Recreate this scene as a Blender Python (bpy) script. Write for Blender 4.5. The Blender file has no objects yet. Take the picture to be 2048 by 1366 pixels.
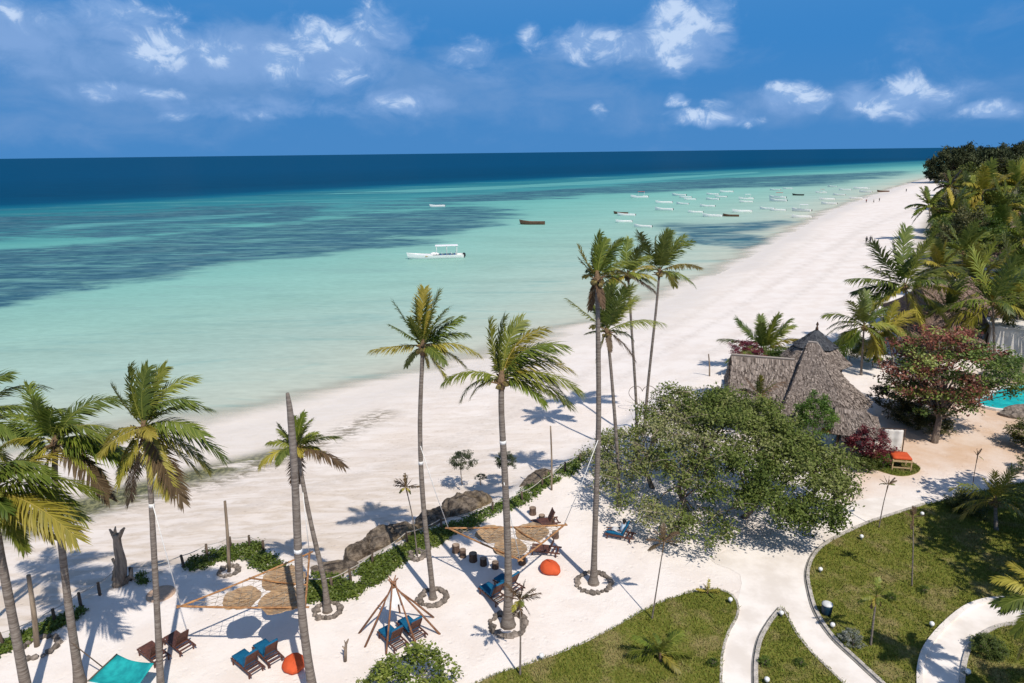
import bpy, bmesh, math, random
import numpy as np
from mathutils import Vector, Matrix, noise as mnoise

# ------------------------------------------------------------------ camera
SC = bpy.context.scene
COL = SC.collection
CAM_H = 22.0
FPX = 1365.0                                  # focal length in photograph pixels (24 mm on a 36 mm frame)
PITCH = math.atan(378 / FPX)
ROLL = math.radians(0.67)
AX = np.array([1, 0, 0.0]); AU = np.array([0, math.sin(PITCH), math.cos(PITCH)]); AF = np.array([0, math.cos(PITCH), -math.sin(PITCH)])
cam_d = bpy.data.cameras.new('camera'); cam = bpy.data.objects.new('camera', cam_d); COL.objects.link(cam)
cr_, cu_ = math.cos(ROLL) * AX - math.sin(ROLL) * AU, math.sin(ROLL) * AX + math.cos(ROLL) * AU
cam.matrix_world = Matrix(((cr_[0], cu_[0], -AF[0], 0), (cr_[1], cu_[1], -AF[1], 0), (cr_[2], cu_[2], -AF[2], CAM_H), (0, 0, 0, 1)))
cam_d.sensor_width = 36; cam_d.lens = 24.0; cam_d.clip_start = 0.5; cam_d.clip_end = 90000
SC.camera = cam

def ray(x, y):
    u, w = x - 1024, 683 - y
    uh = u * math.cos(ROLL) + w * math.sin(ROLL); wh = -u * math.sin(ROLL) + w * math.cos(ROLL)
    return uh / FPX * AX + wh / FPX * AU + AF
def gp(x, y, z=0.0):                          # surveyed point: the place at height z seen at photograph pixel x, y
    d = ray(x, y); k = (z - CAM_H) / d[2]
    return Vector((d[0] * k, d[1] * k, z))
def rp(x, y, Y):                              # the same for a known distance Y
    d = ray(x, y); k = Y / d[1]
    return Vector((d[0] * k, Y, CAM_H + d[2] * k))

# ------------------------------------------------------------------ sky and sun
SUN_AZ, SUN_EL = math.radians(153), math.radians(52.5)
SKY_STRENGTH = 0.12
W = bpy.data.worlds.new('World'); SC.world = W; W.use_nodes = True
nt = W.node_tree; nt.nodes.clear()
def N(t, typ, **kw):
    n = t.nodes.new(typ)
    for k, v in kw.items():
        if k == 'inp':
            for i, val in v.items(): n.inputs[i].default_value = val
        else: setattr(n, k, v)
    return n
def MA(t, op, a, b=None, c=None, clamp=False):
    n = t.nodes.new('ShaderNodeMath'); n.operation = op; n.use_clamp = clamp
    for i, v in enumerate((a, b, c)):
        if v is None: continue
        if isinstance(v, (int, float)): n.inputs[i].default_value = v
        else: t.links.new(v, n.inputs[i])
    return n.outputs[0]
def MIX(t, f, a, b, mode='MIX'):
    n = t.nodes.new('ShaderNodeMix'); n.data_type = 'RGBA'; n.blend_type = mode; n.clamp_factor = True
    for i, v in ((0, f), (6, a), (7, b)):
        if isinstance(v, (int, float)): n.inputs[i].default_value = v
        elif isinstance(v, tuple): n.inputs[i].default_value = v if len(v) == 4 else v + (1,)
        else: t.links.new(v, n.inputs[i])
    return n.outputs[2]
def MR(t, v, a, b, c=0.0, d=1.0, typ='SMOOTHSTEP'):
    n = t.nodes.new('ShaderNodeMapRange'); n.interpolation_type = typ; n.clamp = True
    t.links.new(v, n.inputs[0])
    for i, q in ((1, a), (2, b), (3, c), (4, d)): n.inputs[i].default_value = q
    return n.outputs[0]
def NOISE(t, vec, scale, detail=4, rough=0.55, dist=0.0):
    n = N(t, 'ShaderNodeTexNoise'); n.inputs['Scale'].default_value = scale; n.inputs['Detail'].default_value = detail
    n.inputs['Roughness'].default_value = rough; n.inputs['Distortion'].default_value = dist
    if vec is not None: t.links.new(vec, n.inputs['Vector'])
    return n.outputs[0]
def MAPV(t, vec, scale=(1, 1, 1), rot=(0, 0, 0), loc=(0, 0, 0)):
    n = N(t, 'ShaderNodeMapping'); t.links.new(vec, n.inputs[0])
    n.inputs[1].default_value = loc; n.inputs[2].default_value = rot; n.inputs[3].default_value = scale
    return n.outputs[0]
def s2l(c):
    return tuple(((v / 255) / 12.92 if v / 255 <= 0.04045 else ((v / 255 + 0.055) / 1.055) ** 2.4) for v in c)

sky = N(nt, 'ShaderNodeTexSky', sky_type='NISHITA', sun_disc=False, sun_elevation=SUN_EL, sun_rotation=SUN_AZ,
        altitude=0, air_density=1.0, dust_density=0.3, ozone_density=1.5)
geo = N(nt, 'ShaderNodeTexCoord'); dirv = geo.outputs['Generated']
sep = N(nt, 'ShaderNodeSeparateXYZ'); nt.links.new(dirv, sep.inputs[0]); dz = sep.outputs[2]
# physical sky above; the lowest air is clear deep blue all the way round instead of the milky horizon band
el_mix = MR(nt, dz, math.sin(math.radians(7)), math.sin(math.radians(32)))
low = MIX(nt, MR(nt, dz, 0.0, 0.2), tuple(v / SKY_STRENGTH for v in s2l((74, 136, 198))), tuple(v / SKY_STRENGTH for v in s2l((56, 131, 200))))
skyc = MIX(nt, el_mix, low, sky.outputs[0])
PUFFS = [  # photograph pixel, half width, half height, weight
    (322, 92, 62, 50, 1.0), (285, 112, 40, 30, .8), (430, 105, 60, 34, .80), (265, 28, 110, 40, .66), (635, 72, 75, 40, .92), (570, 128, 55, 50, .80), (690, 95, 50, 40, .66), (755, 40, 70, 45, .60),
    (1352, 62, 62, 72, 1.15), (1425, 30, 60, 48, .72), (1195, 82, 95, 36, .72), (1062, 68, 34, 36, .66), (1210, 105, 120, 26, .62), (1300, 108, 70, 24, .62), (1400, 232, 85, 20, .80), (1354, 202, 30, 18, .95), (1440, 205, 40, 16, .60),
    (1585, 185, 62, 28, .92), (1640, 205, 40, 26, .62), (1765, 205, 80, 34, .84), (1815, 172, 62, 34, .90), (1880, 200, 50, 26, .66), (1965, 222, 70, 20, .84), (1510, 240, 40, 14, .62),
    (20, 18, 30, 26, .80), (75, 45, 60, 26, .55), (200, 180, 60, 24, .66), (300, 185, 70, 16, .60), (690, 150, 60, 26, .60), (800, 210, 70, 22, .62), (940, 110, 60, 40, .50), (1200, 225, 22, 30, .52), (520, 232, 60, 16, .55), (360, 235, 60, 16, .50)]
BANKS = [(430, 112, 250, 70, .9), (240, 40, 140, 52, .95), (650, 110, 150, 85, .95), (770, 60, 90, 60, .75), (1200, 86, 160, 44, .85), (1375, 70, 105, 82, 1.0), (1420, 234, 110, 24, .8), (1590, 200, 95, 34, .85), (1790, 200, 150, 48, .9), (1965, 222, 85, 22, .85), (250, 186, 140, 26, .8), (520, 216, 260, 30, .65), (820, 205, 130, 32, .7), (60, 60, 140, 70, .75), (120, 130, 200, 50, .6), (940, 120, 110, 60, .5), (1760, 130, 120, 40, .35)]
VEILS = [(330, 160, 520, 110, .95), (120, 90, 300, 110, .9), (620, 120, 330, 90, .9), (200, 250, 520, 60, .65), (1260, 110, 260, 70, .75), (1620, 215, 420, 55, .75), (880, 180, 300, 110, .75), (1080, 215, 520, 90, .5), (1980, 120, 260, 160, .35)]
def ell(lst, r0, r1):
    acc = None
    for (x, y, hw, hh, wt) in lst:
        c = ray(x, y); k = np.linalg.norm(c); c = c / k; r_ = np.array([c[1], -c[0], 0]); r_ /= np.linalg.norm(r_); u_ = np.cross(r_, c); sx, sy = hw / FPX / k, hh / FPX / k
        sub = N(nt, 'ShaderNodeVectorMath', operation='SUBTRACT'); nt.links.new(dirw, sub.inputs[0]); sub.inputs[1].default_value = c
        d1 = N(nt, 'ShaderNodeVectorMath', operation='DOT_PRODUCT'); nt.links.new(sub.outputs[0], d1.inputs[0]); d1.inputs[1].default_value = r_ / sx
        d2 = N(nt, 'ShaderNodeVectorMath', operation='DOT_PRODUCT'); nt.links.new(sub.outputs[0], d2.inputs[0]); d2.inputs[1].default_value = u_ / sy
        e = MA(nt, 'SQRT', MA(nt, 'ADD', MA(nt, 'MULTIPLY', d1.outputs['Value'], d1.outputs['Value']), MA(nt, 'MULTIPLY', d2.outputs['Value'], d2.outputs['Value'])))
        bl = MR(nt, e, r0, r1, wt, 0.0); acc = bl if acc is None else MA(nt, 'MAXIMUM', acc, bl)
    return acc
# wind-torn edges: the places of the clouds are bent by a slow noise
wn = N(nt, 'ShaderNodeTexNoise'); wn.inputs['Scale'].default_value = 16; wn.inputs['Detail'].default_value = 3; nt.links.new(dirv, wn.inputs['Vector'])
ws = N(nt, 'ShaderNodeVectorMath', operation='SUBTRACT'); nt.links.new(wn.outputs['Color'], ws.inputs[0]); ws.inputs[1].default_value = (.5, .5, .5)
wm_ = N(nt, 'ShaderNodeVectorMath', operation='MULTIPLY_ADD'); nt.links.new(ws.outputs[0], wm_.inputs[0]); wm_.inputs[1].default_value = (.04, .04, .022); nt.links.new(dirv, wm_.inputs[2]); dirw = wm_.outputs[0]
puff = ell(PUFFS, 0.15, 1.65); veil = ell(VEILS, 0.2, 1.3)
cv = MAPV(nt, dirv, (1, 1, 1.5))
n1 = NOISE(nt, cv, 24, 7, 0.64, 0.6); n2 = NOISE(nt, MAPV(nt, cv, loc=(0, 0.0, 0.018)), 24, 4, 0.64, 0.6); n3 = NOISE(nt, MAPV(nt, dirv, (1, 1, 2.2)), 9, 5, 0.6, .4)
cov = MA(nt, 'ADD', puff, MA(nt, 'MULTIPLY', MA(nt, 'SUBTRACT', n1, 0.5), 1.05))
bank = ell(BANKS, 0.2, 1.45)
bcov = MR(nt, MA(nt, 'ADD', bank, MA(nt, 'ADD', MA(nt, 'MULTIPLY', MA(nt, 'SUBTRACT', n1, 0.5), 1.1), MA(nt, 'MULTIPLY', MA(nt, 'SUBTRACT', n3, 0.5), 0.9))), 0.22, 1.0)
dens = MR(nt, cov, 0.28, 0.92)
vd = MR(nt, MA(nt, 'ADD', MA(nt, 'MULTIPLY', veil, .8), MA(nt, 'MULTIPLY', MA(nt, 'SUBTRACT', n3, 0.5), 1.5)), 0.10, 0.85)
lit = MR(nt, MA(nt, 'ADD', MA(nt, 'MULTIPLY', MA(nt, 'SUBTRACT', n1, n2), 3.0), cov), 0.45, 1.3)
K = 1.0 / SKY_STRENGTH
veil_c = tuple(v * K for v in s2l((108, 152, 206))); bank_c = tuple(v * K for v in s2l((130, 168, 220))); shade_c = tuple(v * K for v in s2l((136, 174, 224))); white_c = tuple(v * K for v in s2l((200, 220, 248)))
out = MIX(nt, MA(nt, 'MULTIPLY', vd, 0.85), skyc, veil_c)
out = MIX(nt, MA(nt, 'MULTIPLY', bcov, 0.85), out, bank_c)
out = MIX(nt, MA(nt, 'MULTIPLY', dens, 0.9), out, MIX(nt, lit, shade_c, white_c))
bg = N(nt, 'ShaderNodeBackground'); bg.inputs[1].default_value = SKY_STRENGTH; nt.links.new(out, bg.inputs[0])
wo = N(nt, 'ShaderNodeOutputWorld'); nt.links.new(bg.outputs[0], wo.inputs[0])

sun_d = bpy.data.lights.new('sun', 'SUN'); sun_d.energy = 4.5; sun_d.angle = math.radians(0.53); sun_d.color = (1.0, 0.93, 0.83)
sun = bpy.data.objects.new('sun', sun_d); COL.objects.link(sun); sun.location = (40, -60, 80)
SUNV = Vector((math.sin(SUN_AZ) * math.cos(SUN_EL), math.cos(SUN_AZ) * math.cos(SUN_EL), math.sin(SUN_EL)))   # towards the sun
sun.rotation_euler = SUNV.to_track_quat('Z', 'Y').to_euler()
SC.view_settings.view_transform = 'Standard'; SC.view_settings.look = 'None'
SC.view_settings.exposure = 0.0; SC.view_settings.gamma = 1.0; SC.view_settings.use_curve_mapping = False
SC.cycles.max_bounces = 6; SC.cycles.diffuse_bounces = 3; SC.cycles.glossy_bounces = 2; SC.cycles.transparent_max_bounces = 12
SC.cycles.use_denoising = True; SC.cycles.use_adaptive_sampling = True; SC.cycles.adaptive_threshold = 0.02

# ------------------------------------------------------------------ helpers
def tag(o, label=None, cat=None, group=None, kind=None):
    if label: o['label'] = label
    if cat: o['category'] = cat
    if group: o['group'] = group
    if kind: o['kind'] = kind
    return o
def thing(name, label, cat, loc=(0, 0, 0), rotz=0.0, group=None):
    o = bpy.data.objects.new(name, None); COL.objects.link(o); o.empty_display_size = 0.3
    o.location = loc; o.rotation_euler = (0, 0, rotz)
    return tag(o, label, cat, group)
def link(name, me, parent=None, mat=None, loc=None, rot=None, scale=None):
    o = bpy.data.objects.new(name, me); COL.objects.link(o)
    if parent is not None: o.parent = parent
    if mat is not None:
        if not me.materials: me.materials.append(mat)
    if loc is not None: o.location = loc
    if rot is not None: o.rotation_euler = rot
    if scale is not None: o.scale = scale
    return o
class MB:                                     # collects shapes for ONE mesh
    def __init__(s): s.v = []; s.f = []
    def add(s, vs, fs):
        n = len(s.v); s.v += [tuple(v) for v in vs]; s.f += [tuple(i + n for i in f) for f in fs]; return s
    def box(s, c, size, rz=0.0, ry=0.0, rx=0.0, taper=1.0):
        hx, hy, hz = size[0] / 2, size[1] / 2, size[2] / 2
        R = Matrix.Rotation(rz, 3, 'Z') @ Matrix.Rotation(ry, 3, 'Y') @ Matrix.Rotation(rx, 3, 'X')
        vs = []
        for z in (-1, 1):
            t = taper if z > 0 else 1
            for x, y in ((-1, -1), (1, -1), (1, 1), (-1, 1)): vs.append(R @ Vector((x * hx * t, y * hy * t, z * hz)) + Vector(c))
        return s.add(vs, [(3, 2, 1, 0), (4, 5, 6, 7), (0, 1, 5, 4), (1, 2, 6, 5), (2, 3, 7, 6), (3, 0, 4, 7)])
    def tube(s, pts, rad, n=6, cap=True):
        pts = [Vector(p) for p in pts]
        if isinstance(rad, (int, float)): rad = [rad] * len(pts)
        vs = []; fs = []; ref = None
        for i, p in enumerate(pts):
            t = (pts[min(i + 1, len(pts) - 1)] - pts[max(i - 1, 0)]).normalized()
            if ref is None: ref = t.orthogonal().normalized()
            a = (ref - t * ref.dot(t))
            a = a.normalized() if a.length > 1e-6 else t.orthogonal().normalized()
            ref = a; b = t.cross(a)
            for k in range(n):
                an = 2 * math.pi * k / n
                vs.append(p + (a * math.cos(an) + b * math.sin(an)) * rad[i])
        for i in range(len(pts) - 1):
            for k in range(n):
                k2 = (k + 1) % n
                fs.append((i * n + k, i * n + k2, (i + 1) * n + k2, (i + 1) * n + k))
        if cap:
            fs.append(tuple(range(n - 1, -1, -1))); m = (len(pts) - 1) * n; fs.append(tuple(range(m, m + n)))
        return s.add(vs, fs)
    def lathe(s, prof, c=(0, 0, 0), n=12, sx=1, sy=1):
        vs = []; fs = []
        for (r, z) in prof:
            for k in range(n):
                a = 2 * math.pi * k / n; vs.append((c[0] + r * sx * math.cos(a), c[1] + r * sy * math.sin(a), c[2] + z))
        for i in range(len(prof) - 1):
            for k in range(n):
                k2 = (k + 1) % n; fs.append((i * n + k, i * n + k2, (i + 1) * n + k2, (i + 1) * n + k))
        fs.append(tuple(range(n - 1, -1, -1))); m = (len(prof) - 1) * n; fs.append(tuple(range(m, m + n)))
        return s.add(vs, fs)
    def mesh(s, name, smooth=False):
        me = bpy.data.meshes.new(name); me.from_pydata(s.v, [], s.f); me.update()
        if smooth: me.shade_smooth()
        return me
    def build(s, name, mat=None, parent=None, smooth=False, **kw):
        return link(name, s.mesh(name, smooth), parent, mat, **kw)
def np_mesh(name, v, f, attrs=None, smooth=False):    # v (n,3), f (m,k) arrays, all faces with k corners
    me = bpy.data.meshes.new(name); n, m, k = len(v), len(f), f.shape[1]
    me.vertices.add(n); me.vertices.foreach_set('co', np.ascontiguousarray(v, dtype=np.float32).ravel())
    me.loops.add(m * k); me.loops.foreach_set('vertex_index', np.ascontiguousarray(f, dtype=np.int32).ravel())
    me.polygons.add(m); me.polygons.foreach_set('loop_start', np.arange(0, m * k, k, dtype=np.int32))
    me.update(calc_edges=True); me.validate()
    for nm, a in (attrs or {}).items():
        at = me.attributes.new(nm, 'FLOAT', 'POINT'); at.data.foreach_set('value', np.ascontiguousarray(a, dtype=np.float32))
    if smooth: me.shade_smooth()
    return me

def mat_new(name):
    m = bpy.data.materials.new(name); m.use_nodes = True; t = m.node_tree; t.nodes.clear()
    o = N(t, 'ShaderNodeOutputMaterial'); b = N(t, 'ShaderNodeBsdfPrincipled'); t.links.new(b.outputs[0], o.inputs[0])
    return m, t, b, o
def setc(t, sock, v):
    if isinstance(v, tuple): sock.default_value = v if len(v) == 4 else v + (1,)
    elif isinstance(v, (int, float)): sock.default_value = v
    else: t.links.new(v, sock)
def bump(t, b, h, strength=0.3, dist=0.05):
    n = N(t, 'ShaderNodeBump'); n.inputs['Strength'].default_value = strength; n.inputs['Distance'].default_value = dist
    t.links.new(h, n.inputs['Height']); t.links.new(n.outputs[0], b.inputs['Normal'])
def mat_simple(name, c1, c2=None, scale=6.0, rough=0.7, spec=0.3, bmp=0.0, stretch=(1, 1, 1), objvar=0.0, metal=0.0):
    m, t, b, o = mat_new(name)
    tc = N(t, 'ShaderNodeTexCoord').outputs['Object']
    nz = NOISE(t, MAPV(t, tc, stretch), scale, 5, 0.6)
    col = MIX(t, MR(t, nz, 0.35, 0.65), c1, c2 or tuple(v * 0.72 for v in c1))
    if objvar:
        oi = N(t, 'ShaderNodeObjectInfo').outputs['Random']; hs = N(t, 'ShaderNodeHueSaturation'); t.links.new(col, hs.inputs['Color'])
        t.links.new(MR(t, oi, 0, 1, 1 - objvar, 1 + objvar, 'LINEAR'), hs.inputs['Value']); col = hs.outputs[0]
    setc(t, b.inputs['Base Color'], col); b.inputs['Roughness'].default_value = rough; b.inputs['Specular IOR Level'].default_value = spec; b.inputs['Metallic'].default_value = metal
    if bmp: bump(t, b, nz, bmp, 0.03)
    return m
def mat_leaf(name, cols, rough=0.5, trans=0.28, spec=0.35, objvar=0.18):
    m, t, b, o = mat_new(name)
    at = N(t, 'ShaderNodeAttribute', attribute_name='tint').outputs['Fac']
    r = N(t, 'ShaderNodeValToRGB'); t.links.new(at, r.inputs[0]); el = r.color_ramp.elements
    while len(el) < len(cols): el.new(0.5)
    for i, c in enumerate(cols): el[i].position = i / max(1, len(cols) - 1); el[i].color = c + (1,)
    oi = N(t, 'ShaderNodeObjectInfo').outputs['Random']; hs = N(t, 'ShaderNodeHueSaturation'); t.links.new(r.outputs[0], hs.inputs['Color'])
    t.links.new(MR(t, oi, 0, 1, 1 - objvar, 1 + objvar, 'LINEAR'), hs.inputs['Value'])
    fr = MA(t, 'FRACT', MA(t, 'MULTIPLY', oi, 7.31)); t.links.new(MR(t, fr, 0, 1, 0.5 - objvar * .07, 0.5 + objvar * .07, 'LINEAR'), hs.inputs['Hue'])
    t.links.new(hs.outputs[0], b.inputs['Base Color']); b.inputs['Roughness'].default_value = rough; b.inputs['Specular IOR Level'].default_value = spec
    tr = N(t, 'ShaderNodeBsdfTranslucent'); t.links.new(hs.outputs[0], tr.inputs[0])
    mx = N(t, 'ShaderNodeMixShader'); mx.inputs[0].default_value = trans
    t.links.new(b.outputs[0], mx.inputs[1]); t.links.new(tr.outputs[0], mx.inputs[2]); t.links.new(mx.outputs[0], o.inputs[0])
    return m

# ------------------------------------------------------------------ coast lines (surveyed)
SEA_Z = -2.2
WATERLINE = [gp(x, y, SEA_Z) for x, y in ((-700, 1040), (-300, 985), (0, 935), (220, 898), (430, 864), (560, 836), (700, 797), (830, 757), (960, 724), (1100, 688), (1230, 642), (1330, 602), (1400, 567), (1470, 534), (1530, 499), (1580, 470), (1650, 431), (1740, 394), (1800, 374), (1850, 359), (1880, 350))]
REEF = [gp(x, y, SEA_Z) for x, y in ((-900, 470), (-300, 436), (0, 417), (395, 396), (747, 375), (1100, 358), (1400, 343), (1700, 329), (1860, 321))]
EDGE = [gp(x, y, 0) for x, y in ((-500, 1400), (-200, 1345), (0, 1290), (110, 1238), (200, 1188), (280, 1150), (370, 1130), (460, 1095), (520, 1090), (610, 1130), (660, 1165), (700, 1150), (790, 1090), (900, 1040), (1000, 1000), (1090, 950), (1165, 915), (1220, 880), (1300, 820), (1400, 760), (1470, 720), (1560, 690), (1640, 660), (1690, 620), (1740, 560), (1790, 490), (1830, 430), (1855, 400), (1878, 378))]
def P2(L): return np.array([(p[0], p[1]) for p in L])
def seg_dist(P, L, chunk=40000):
    L = P2(L) if not isinstance(L, np.ndarray) else L
    A, B = L[:-1], L[1:]; D = B - A; dd = (D * D).sum(1); out = np.empty(len(P))
    for s in range(0, len(P), chunk):
        p = P[s:s + chunk, None, :]; t = np.clip(((p - A) * D).sum(2) / dd, 0, 1)
        out[s:s + chunk] = np.sqrt((((A + t[..., None] * D) - p) ** 2).sum(2).min(1))
    return out
def in_poly(P, L):
    L = P2(L) if not isinstance(L, np.ndarray) else L
    x, y = P[:, 0], P[:, 1]; r = np.zeros(len(P), bool); n = len(L)
    for i in range(n):
        x1, y1 = L[i]; x2, y2 = L[(i + 1) % n]
        if y1 == y2: continue
        c = ((y1 > y) != (y2 > y)) & (x < (x2 - x1) * (y - y1) / (y2 - y1) + x1); r ^= c
    return r
def sstep(a, b, x): t = np.clip((x - a) / (b - a), 0, 1); return t * t * (3 - 2 * t)
_e = P2(WATERLINE); far_w = _e[-1]
LAND = np.vstack([P2(EDGE), [[far_w[0] + 60, far_w[1] + 40], [900, 900], [3000, 1500], [3000, -400], [-400, -400]]])
COAST_FAR = np.array([[far_w[0] + 60, far_w[1] + 40], [900, 1100], [3000, 2600]])
SEAPOLY = np.vstack([_e, COAST_FAR, [[90000, 70000], [90000, 95000], [-95000, 95000], [-95000, -300]]])
LAND = np.vstack([P2(EDGE), COAST_FAR + [[20, -15]], [[3000, -400], [-400, -400]]])
WL2 = np.vstack([_e, COAST_FAR])
def ground_z(P):
    P = np.asarray(P, float); land = in_poly(P, LAND); sea = in_poly(P, SEAPOLY) & ~land
    de = seg_dist(P, EDGE); dw = seg_dist(P, WL2)
    t = de / np.maximum(de + dw, 1e-6)
    dk = 0.85 - 0.75 * sstep(52, 66, P[:, 1]); z = -(dk * sstep(0, 2.2, de)) - (2.2 - dk) * t
    z = np.where(land, 0.0, np.where(sea, SEA_Z - np.clip(dw * 0.02, 0, 3), z))
    return z
def gz(x, y): return float(ground_z([[x, y]])[0])
def gb(x, y):                                  # point on the beach (or whatever ground is there)
    z = -1.0
    for _ in range(4):
        p = gp(x, y, z); z = gz(p.x, p.y)
    return gp(x, y, z)
def fan(r0, r1, nr, a0, a1, na, cy=-30.0):
    r = r0 * (r1 / r0) ** np.linspace(0, 1, nr); a = np.radians(np.linspace(a0, a1, na))
    R, A = np.meshgrid(r, a, indexing='ij')
    P = np.stack([R * np.sin(A), cy + R * np.cos(A)], -1).reshape(-1, 2)
    i = np.arange(nr * na).reshape(nr, na)
    f = np.stack([i[:-1, :-1], i[:-1, 1:], i[1:, 1:], i[1:, :-1]], -1).reshape(-1, 4)[:, ::-1]
    return P, f
def vnoise(P, s, seed=0, oct=3):               # cheap value noise, numpy
    P = P / s; tot = np.zeros(len(P)); amp = 1; norm = 0
    for o in range(oct):
        q = P * 2 ** o + seed * 17.3 + o * 5.1; i = np.floor(q).astype(np.int64); fr = q - i; fr = fr * fr * (3 - 2 * fr)
        def h(a, b): n = (a * 374761393 + b * 668265263) & 0x7fffffff; n = ((n ^ (n >> 13)) * 1274126177) & 0x7fffffff; return ((n ^ (n >> 16)) & 0xffff) / 65535.0
        v = (h(i[:, 0], i[:, 1]) * (1 - fr[:, 0]) + h(i[:, 0] + 1, i[:, 1]) * fr[:, 0]) * (1 - fr[:, 1]) + (h(i[:, 0], i[:, 1] + 1) * (1 - fr[:, 0]) + h(i[:, 0] + 1, i[:, 1] + 1) * fr[:, 0]) * fr[:, 1]
        tot += amp * v; norm += amp; amp *= 0.5
    return tot / norm

# ------------------------------------------------------------------ ground: one sheet of coral sand
P, F = fan(24, 2600, 460, -72, 72, 430)
z = ground_z(P)
land = in_poly(P, LAND); dw = seg_dist(P, WL2); de = seg_dist(P, EDGE); sea = in_poly(P, SEAPOLY)
near = np.hypot(P[:, 0], P[:, 1]) < 160
z = z + np.where(~sea & ~land, (vnoise(P, 3.0, 1) - 0.5) * 0.16 + (vnoise(P, 0.9, 2) - 0.5) * 0.05, 0) * near * np.clip(de / 2, 0, 1) * np.clip(dw / 12, 0, 1)
z = z + np.where(land, (vnoise(P, 2.2, 3) - 0.5) * 0.02, 0) * np.clip(de / 1.0, 0, 1) * near
wet = np.where(sea, 1.0, np.where(land, 0, 1 - sstep(0, 13, dw + (vnoise(P, 14, 5) - .5) * 9)))
def pix_poly(L, zz=0.0): return P2([gp(x, y, zz) for x, y in L])
def soft_poly(P, L, w): d = seg_dist(P, np.vstack([L, L[:1]])); s = np.where(in_poly(P, L), d, -d); return sstep(-w, w, s)
alg_poly = pix_poly([(-60, 1050), (60, 1035), (140, 1000), (260, 965), (380, 935), (470, 915), (540, 898), (585, 880), (560, 905), (500, 935), (420, 958), (330, 985), (250, 1010), (160, 1045), (60, 1075), (-60, 1090)], -1.6)
alg = np.clip(soft_poly(P, alg_poly, 1.6) * 1.15, 0, 1)
wrack = [gb(x, y) for x, y in ((-40, 1075), (100, 1045), (210, 1012), (330, 985), (420, 965), (520, 930), (600, 905), (680, 870), (760, 830))]
wr = np.where(land | sea, 0, np.exp(-(np.minimum(seg_dist(P, wrack), 30) / 1.5) ** 2))
foot = np.where(land | sea, 0, np.clip(1.25 - de / 26, 0, 1)) * np.clip((10 - P[:, 0]) / 18, 0, 1)
trk = np.zeros(len(P))
for L_, w_ in (([(1660, 500), (1720, 462), (1790, 432), (1860, 408)], 1.2), ([(1180, 800), (1350, 690), (1500, 600), (1640, 510), (1760, 430)], .5), ([(900, 900), (1100, 790), (1300, 680), (1480, 570), (1640, 470)], .6), ([(350, 1060), (600, 985), (850, 900), (1050, 800)], .5), ([(1400, 720), (1520, 640), (1640, 560), (1740, 470)], .6)):
    trk = np.maximum(trk, np.exp(-(seg_dist(P, [gb(*q) for q in L_]) / w_) ** 2))
trk = np.where(land | sea, 0, trk)
court = soft_poly(P, pix_poly([(1700, 1000), (1690, 945), (1760, 880), (1740, 800), (1800, 760), (2300, 700), (2400, 930), (2100, 955), (1900, 945), (1800, 960)]), 2.2)
soil = np.where(land, sstep(0, 6, de), 0) * soft_poly(P, np.array([[56, 84], [66, 110], [120, 200], [260, 420], [400, 600], [900, 1000], [3000, 2400], [3000, -300], [60, 10], [38, 24], [40, 44], [52, 70]], float), 4)
me = np_mesh('ground', np.column_stack([P, z]), F, dict(wet=wet, algae=alg, wrack=wr, foot=foot, court=court, soil=soil, track=trk), True)
m, t, b, o = mat_new('coral_sand')
pos = N(t, 'ShaderNodeNewGeometry').outputs['Position']
def AT(t, n): return N(t, 'ShaderNodeAttribute', attribute_name=n).outputs['Fac']
nA = NOISE(t, pos, 0.35, 5, 0.6); nB = NOISE(t, pos, 3.0, 5, 0.65); nC = NOISE(t, MAPV(t, pos, (0.25, 1.0, 1), (0, 0, math.radians(-38))), 1.1, 6, 0.65, 0.6)
col = MIX(t, MR(t, nA, 0.36, 0.68), (0.80, 0.735, 0.685), (0.735, 0.655, 0.595))
col = MIX(t, MA(t, 'MULTIPLY', MR(t, nB, 0.55, 0.8), 0.35), col, (0.62, 0.55, 0.49))
col = MIX(t, MA(t, 'MULTIPLY', AT(t, 'foot'), MR(t, nC, 0.40, 0.60, 0.35, 1.0)), col, (0.60, 0.51, 0.425))
ft = MR(t, NOISE(t, MAPV(t, pos, (0.6, 1, 1), (0, 0, -.6)), 4.5, 3, 0.6), 0.56, 0.70)
col = MIX(t, MA(t, 'MULTIPLY', MA(t, 'MULTIPLY', ft, MR(t, nC, 0.45, 0.6)), MR(t, AT(t, 'foot'), 0, .6, .12, .55)), col, (0.42, 0.34, 0.27))
col = MIX(t, MA(t, 'MULTIPLY', AT(t, 'track'), MR(t, nB, 0.35, 0.6, 0.1, 0.5)), col, (0.52, 0.46, 0.41))
col = MIX(t, MA(t, 'MULTIPLY', AT(t, 'court'), MR(t, nA, 0.3, 0.7, 0.55, 1.0)), col, (0.60, 0.42, 0.29))
col = MIX(t, MA(t, 'MULTIPLY', AT(t, 'wet'), MR(t, nC, 0.3, 0.7, 0.55, 0.95)), col, (0.72, 0.645, 0.56))
wm = MA(t, 'MULTIPLY', AT(t, 'wrack'), MR(t, NOISE(t, MAPV(t, pos, (0.3, 1, 1), (0, 0, math.radians(-32))), 2.2, 6, 0.7, 1.0), 0.46, 0.56))
col = MIX(t, MA(t, 'MULTIPLY', wm, 0.8), col, (0.16, 0.13, 0.08))
am = MA(t, 'MULTIPLY', AT(t, 'algae'), MR(t, NOISE(t, MAPV(t, pos, (0.22, 1, 1), (0, 0, math.radians(-30))), 0.55, 6, 0.62, 0.8), 0.30, 0.42))
col = MIX(t, MA(t, 'MULTIPLY', am, 0.95), col, MIX(t, MR(t, nB, 0.4, 0.65), (0.05, 0.06, 0.026), (0.22, 0.215, 0.10)))
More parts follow.
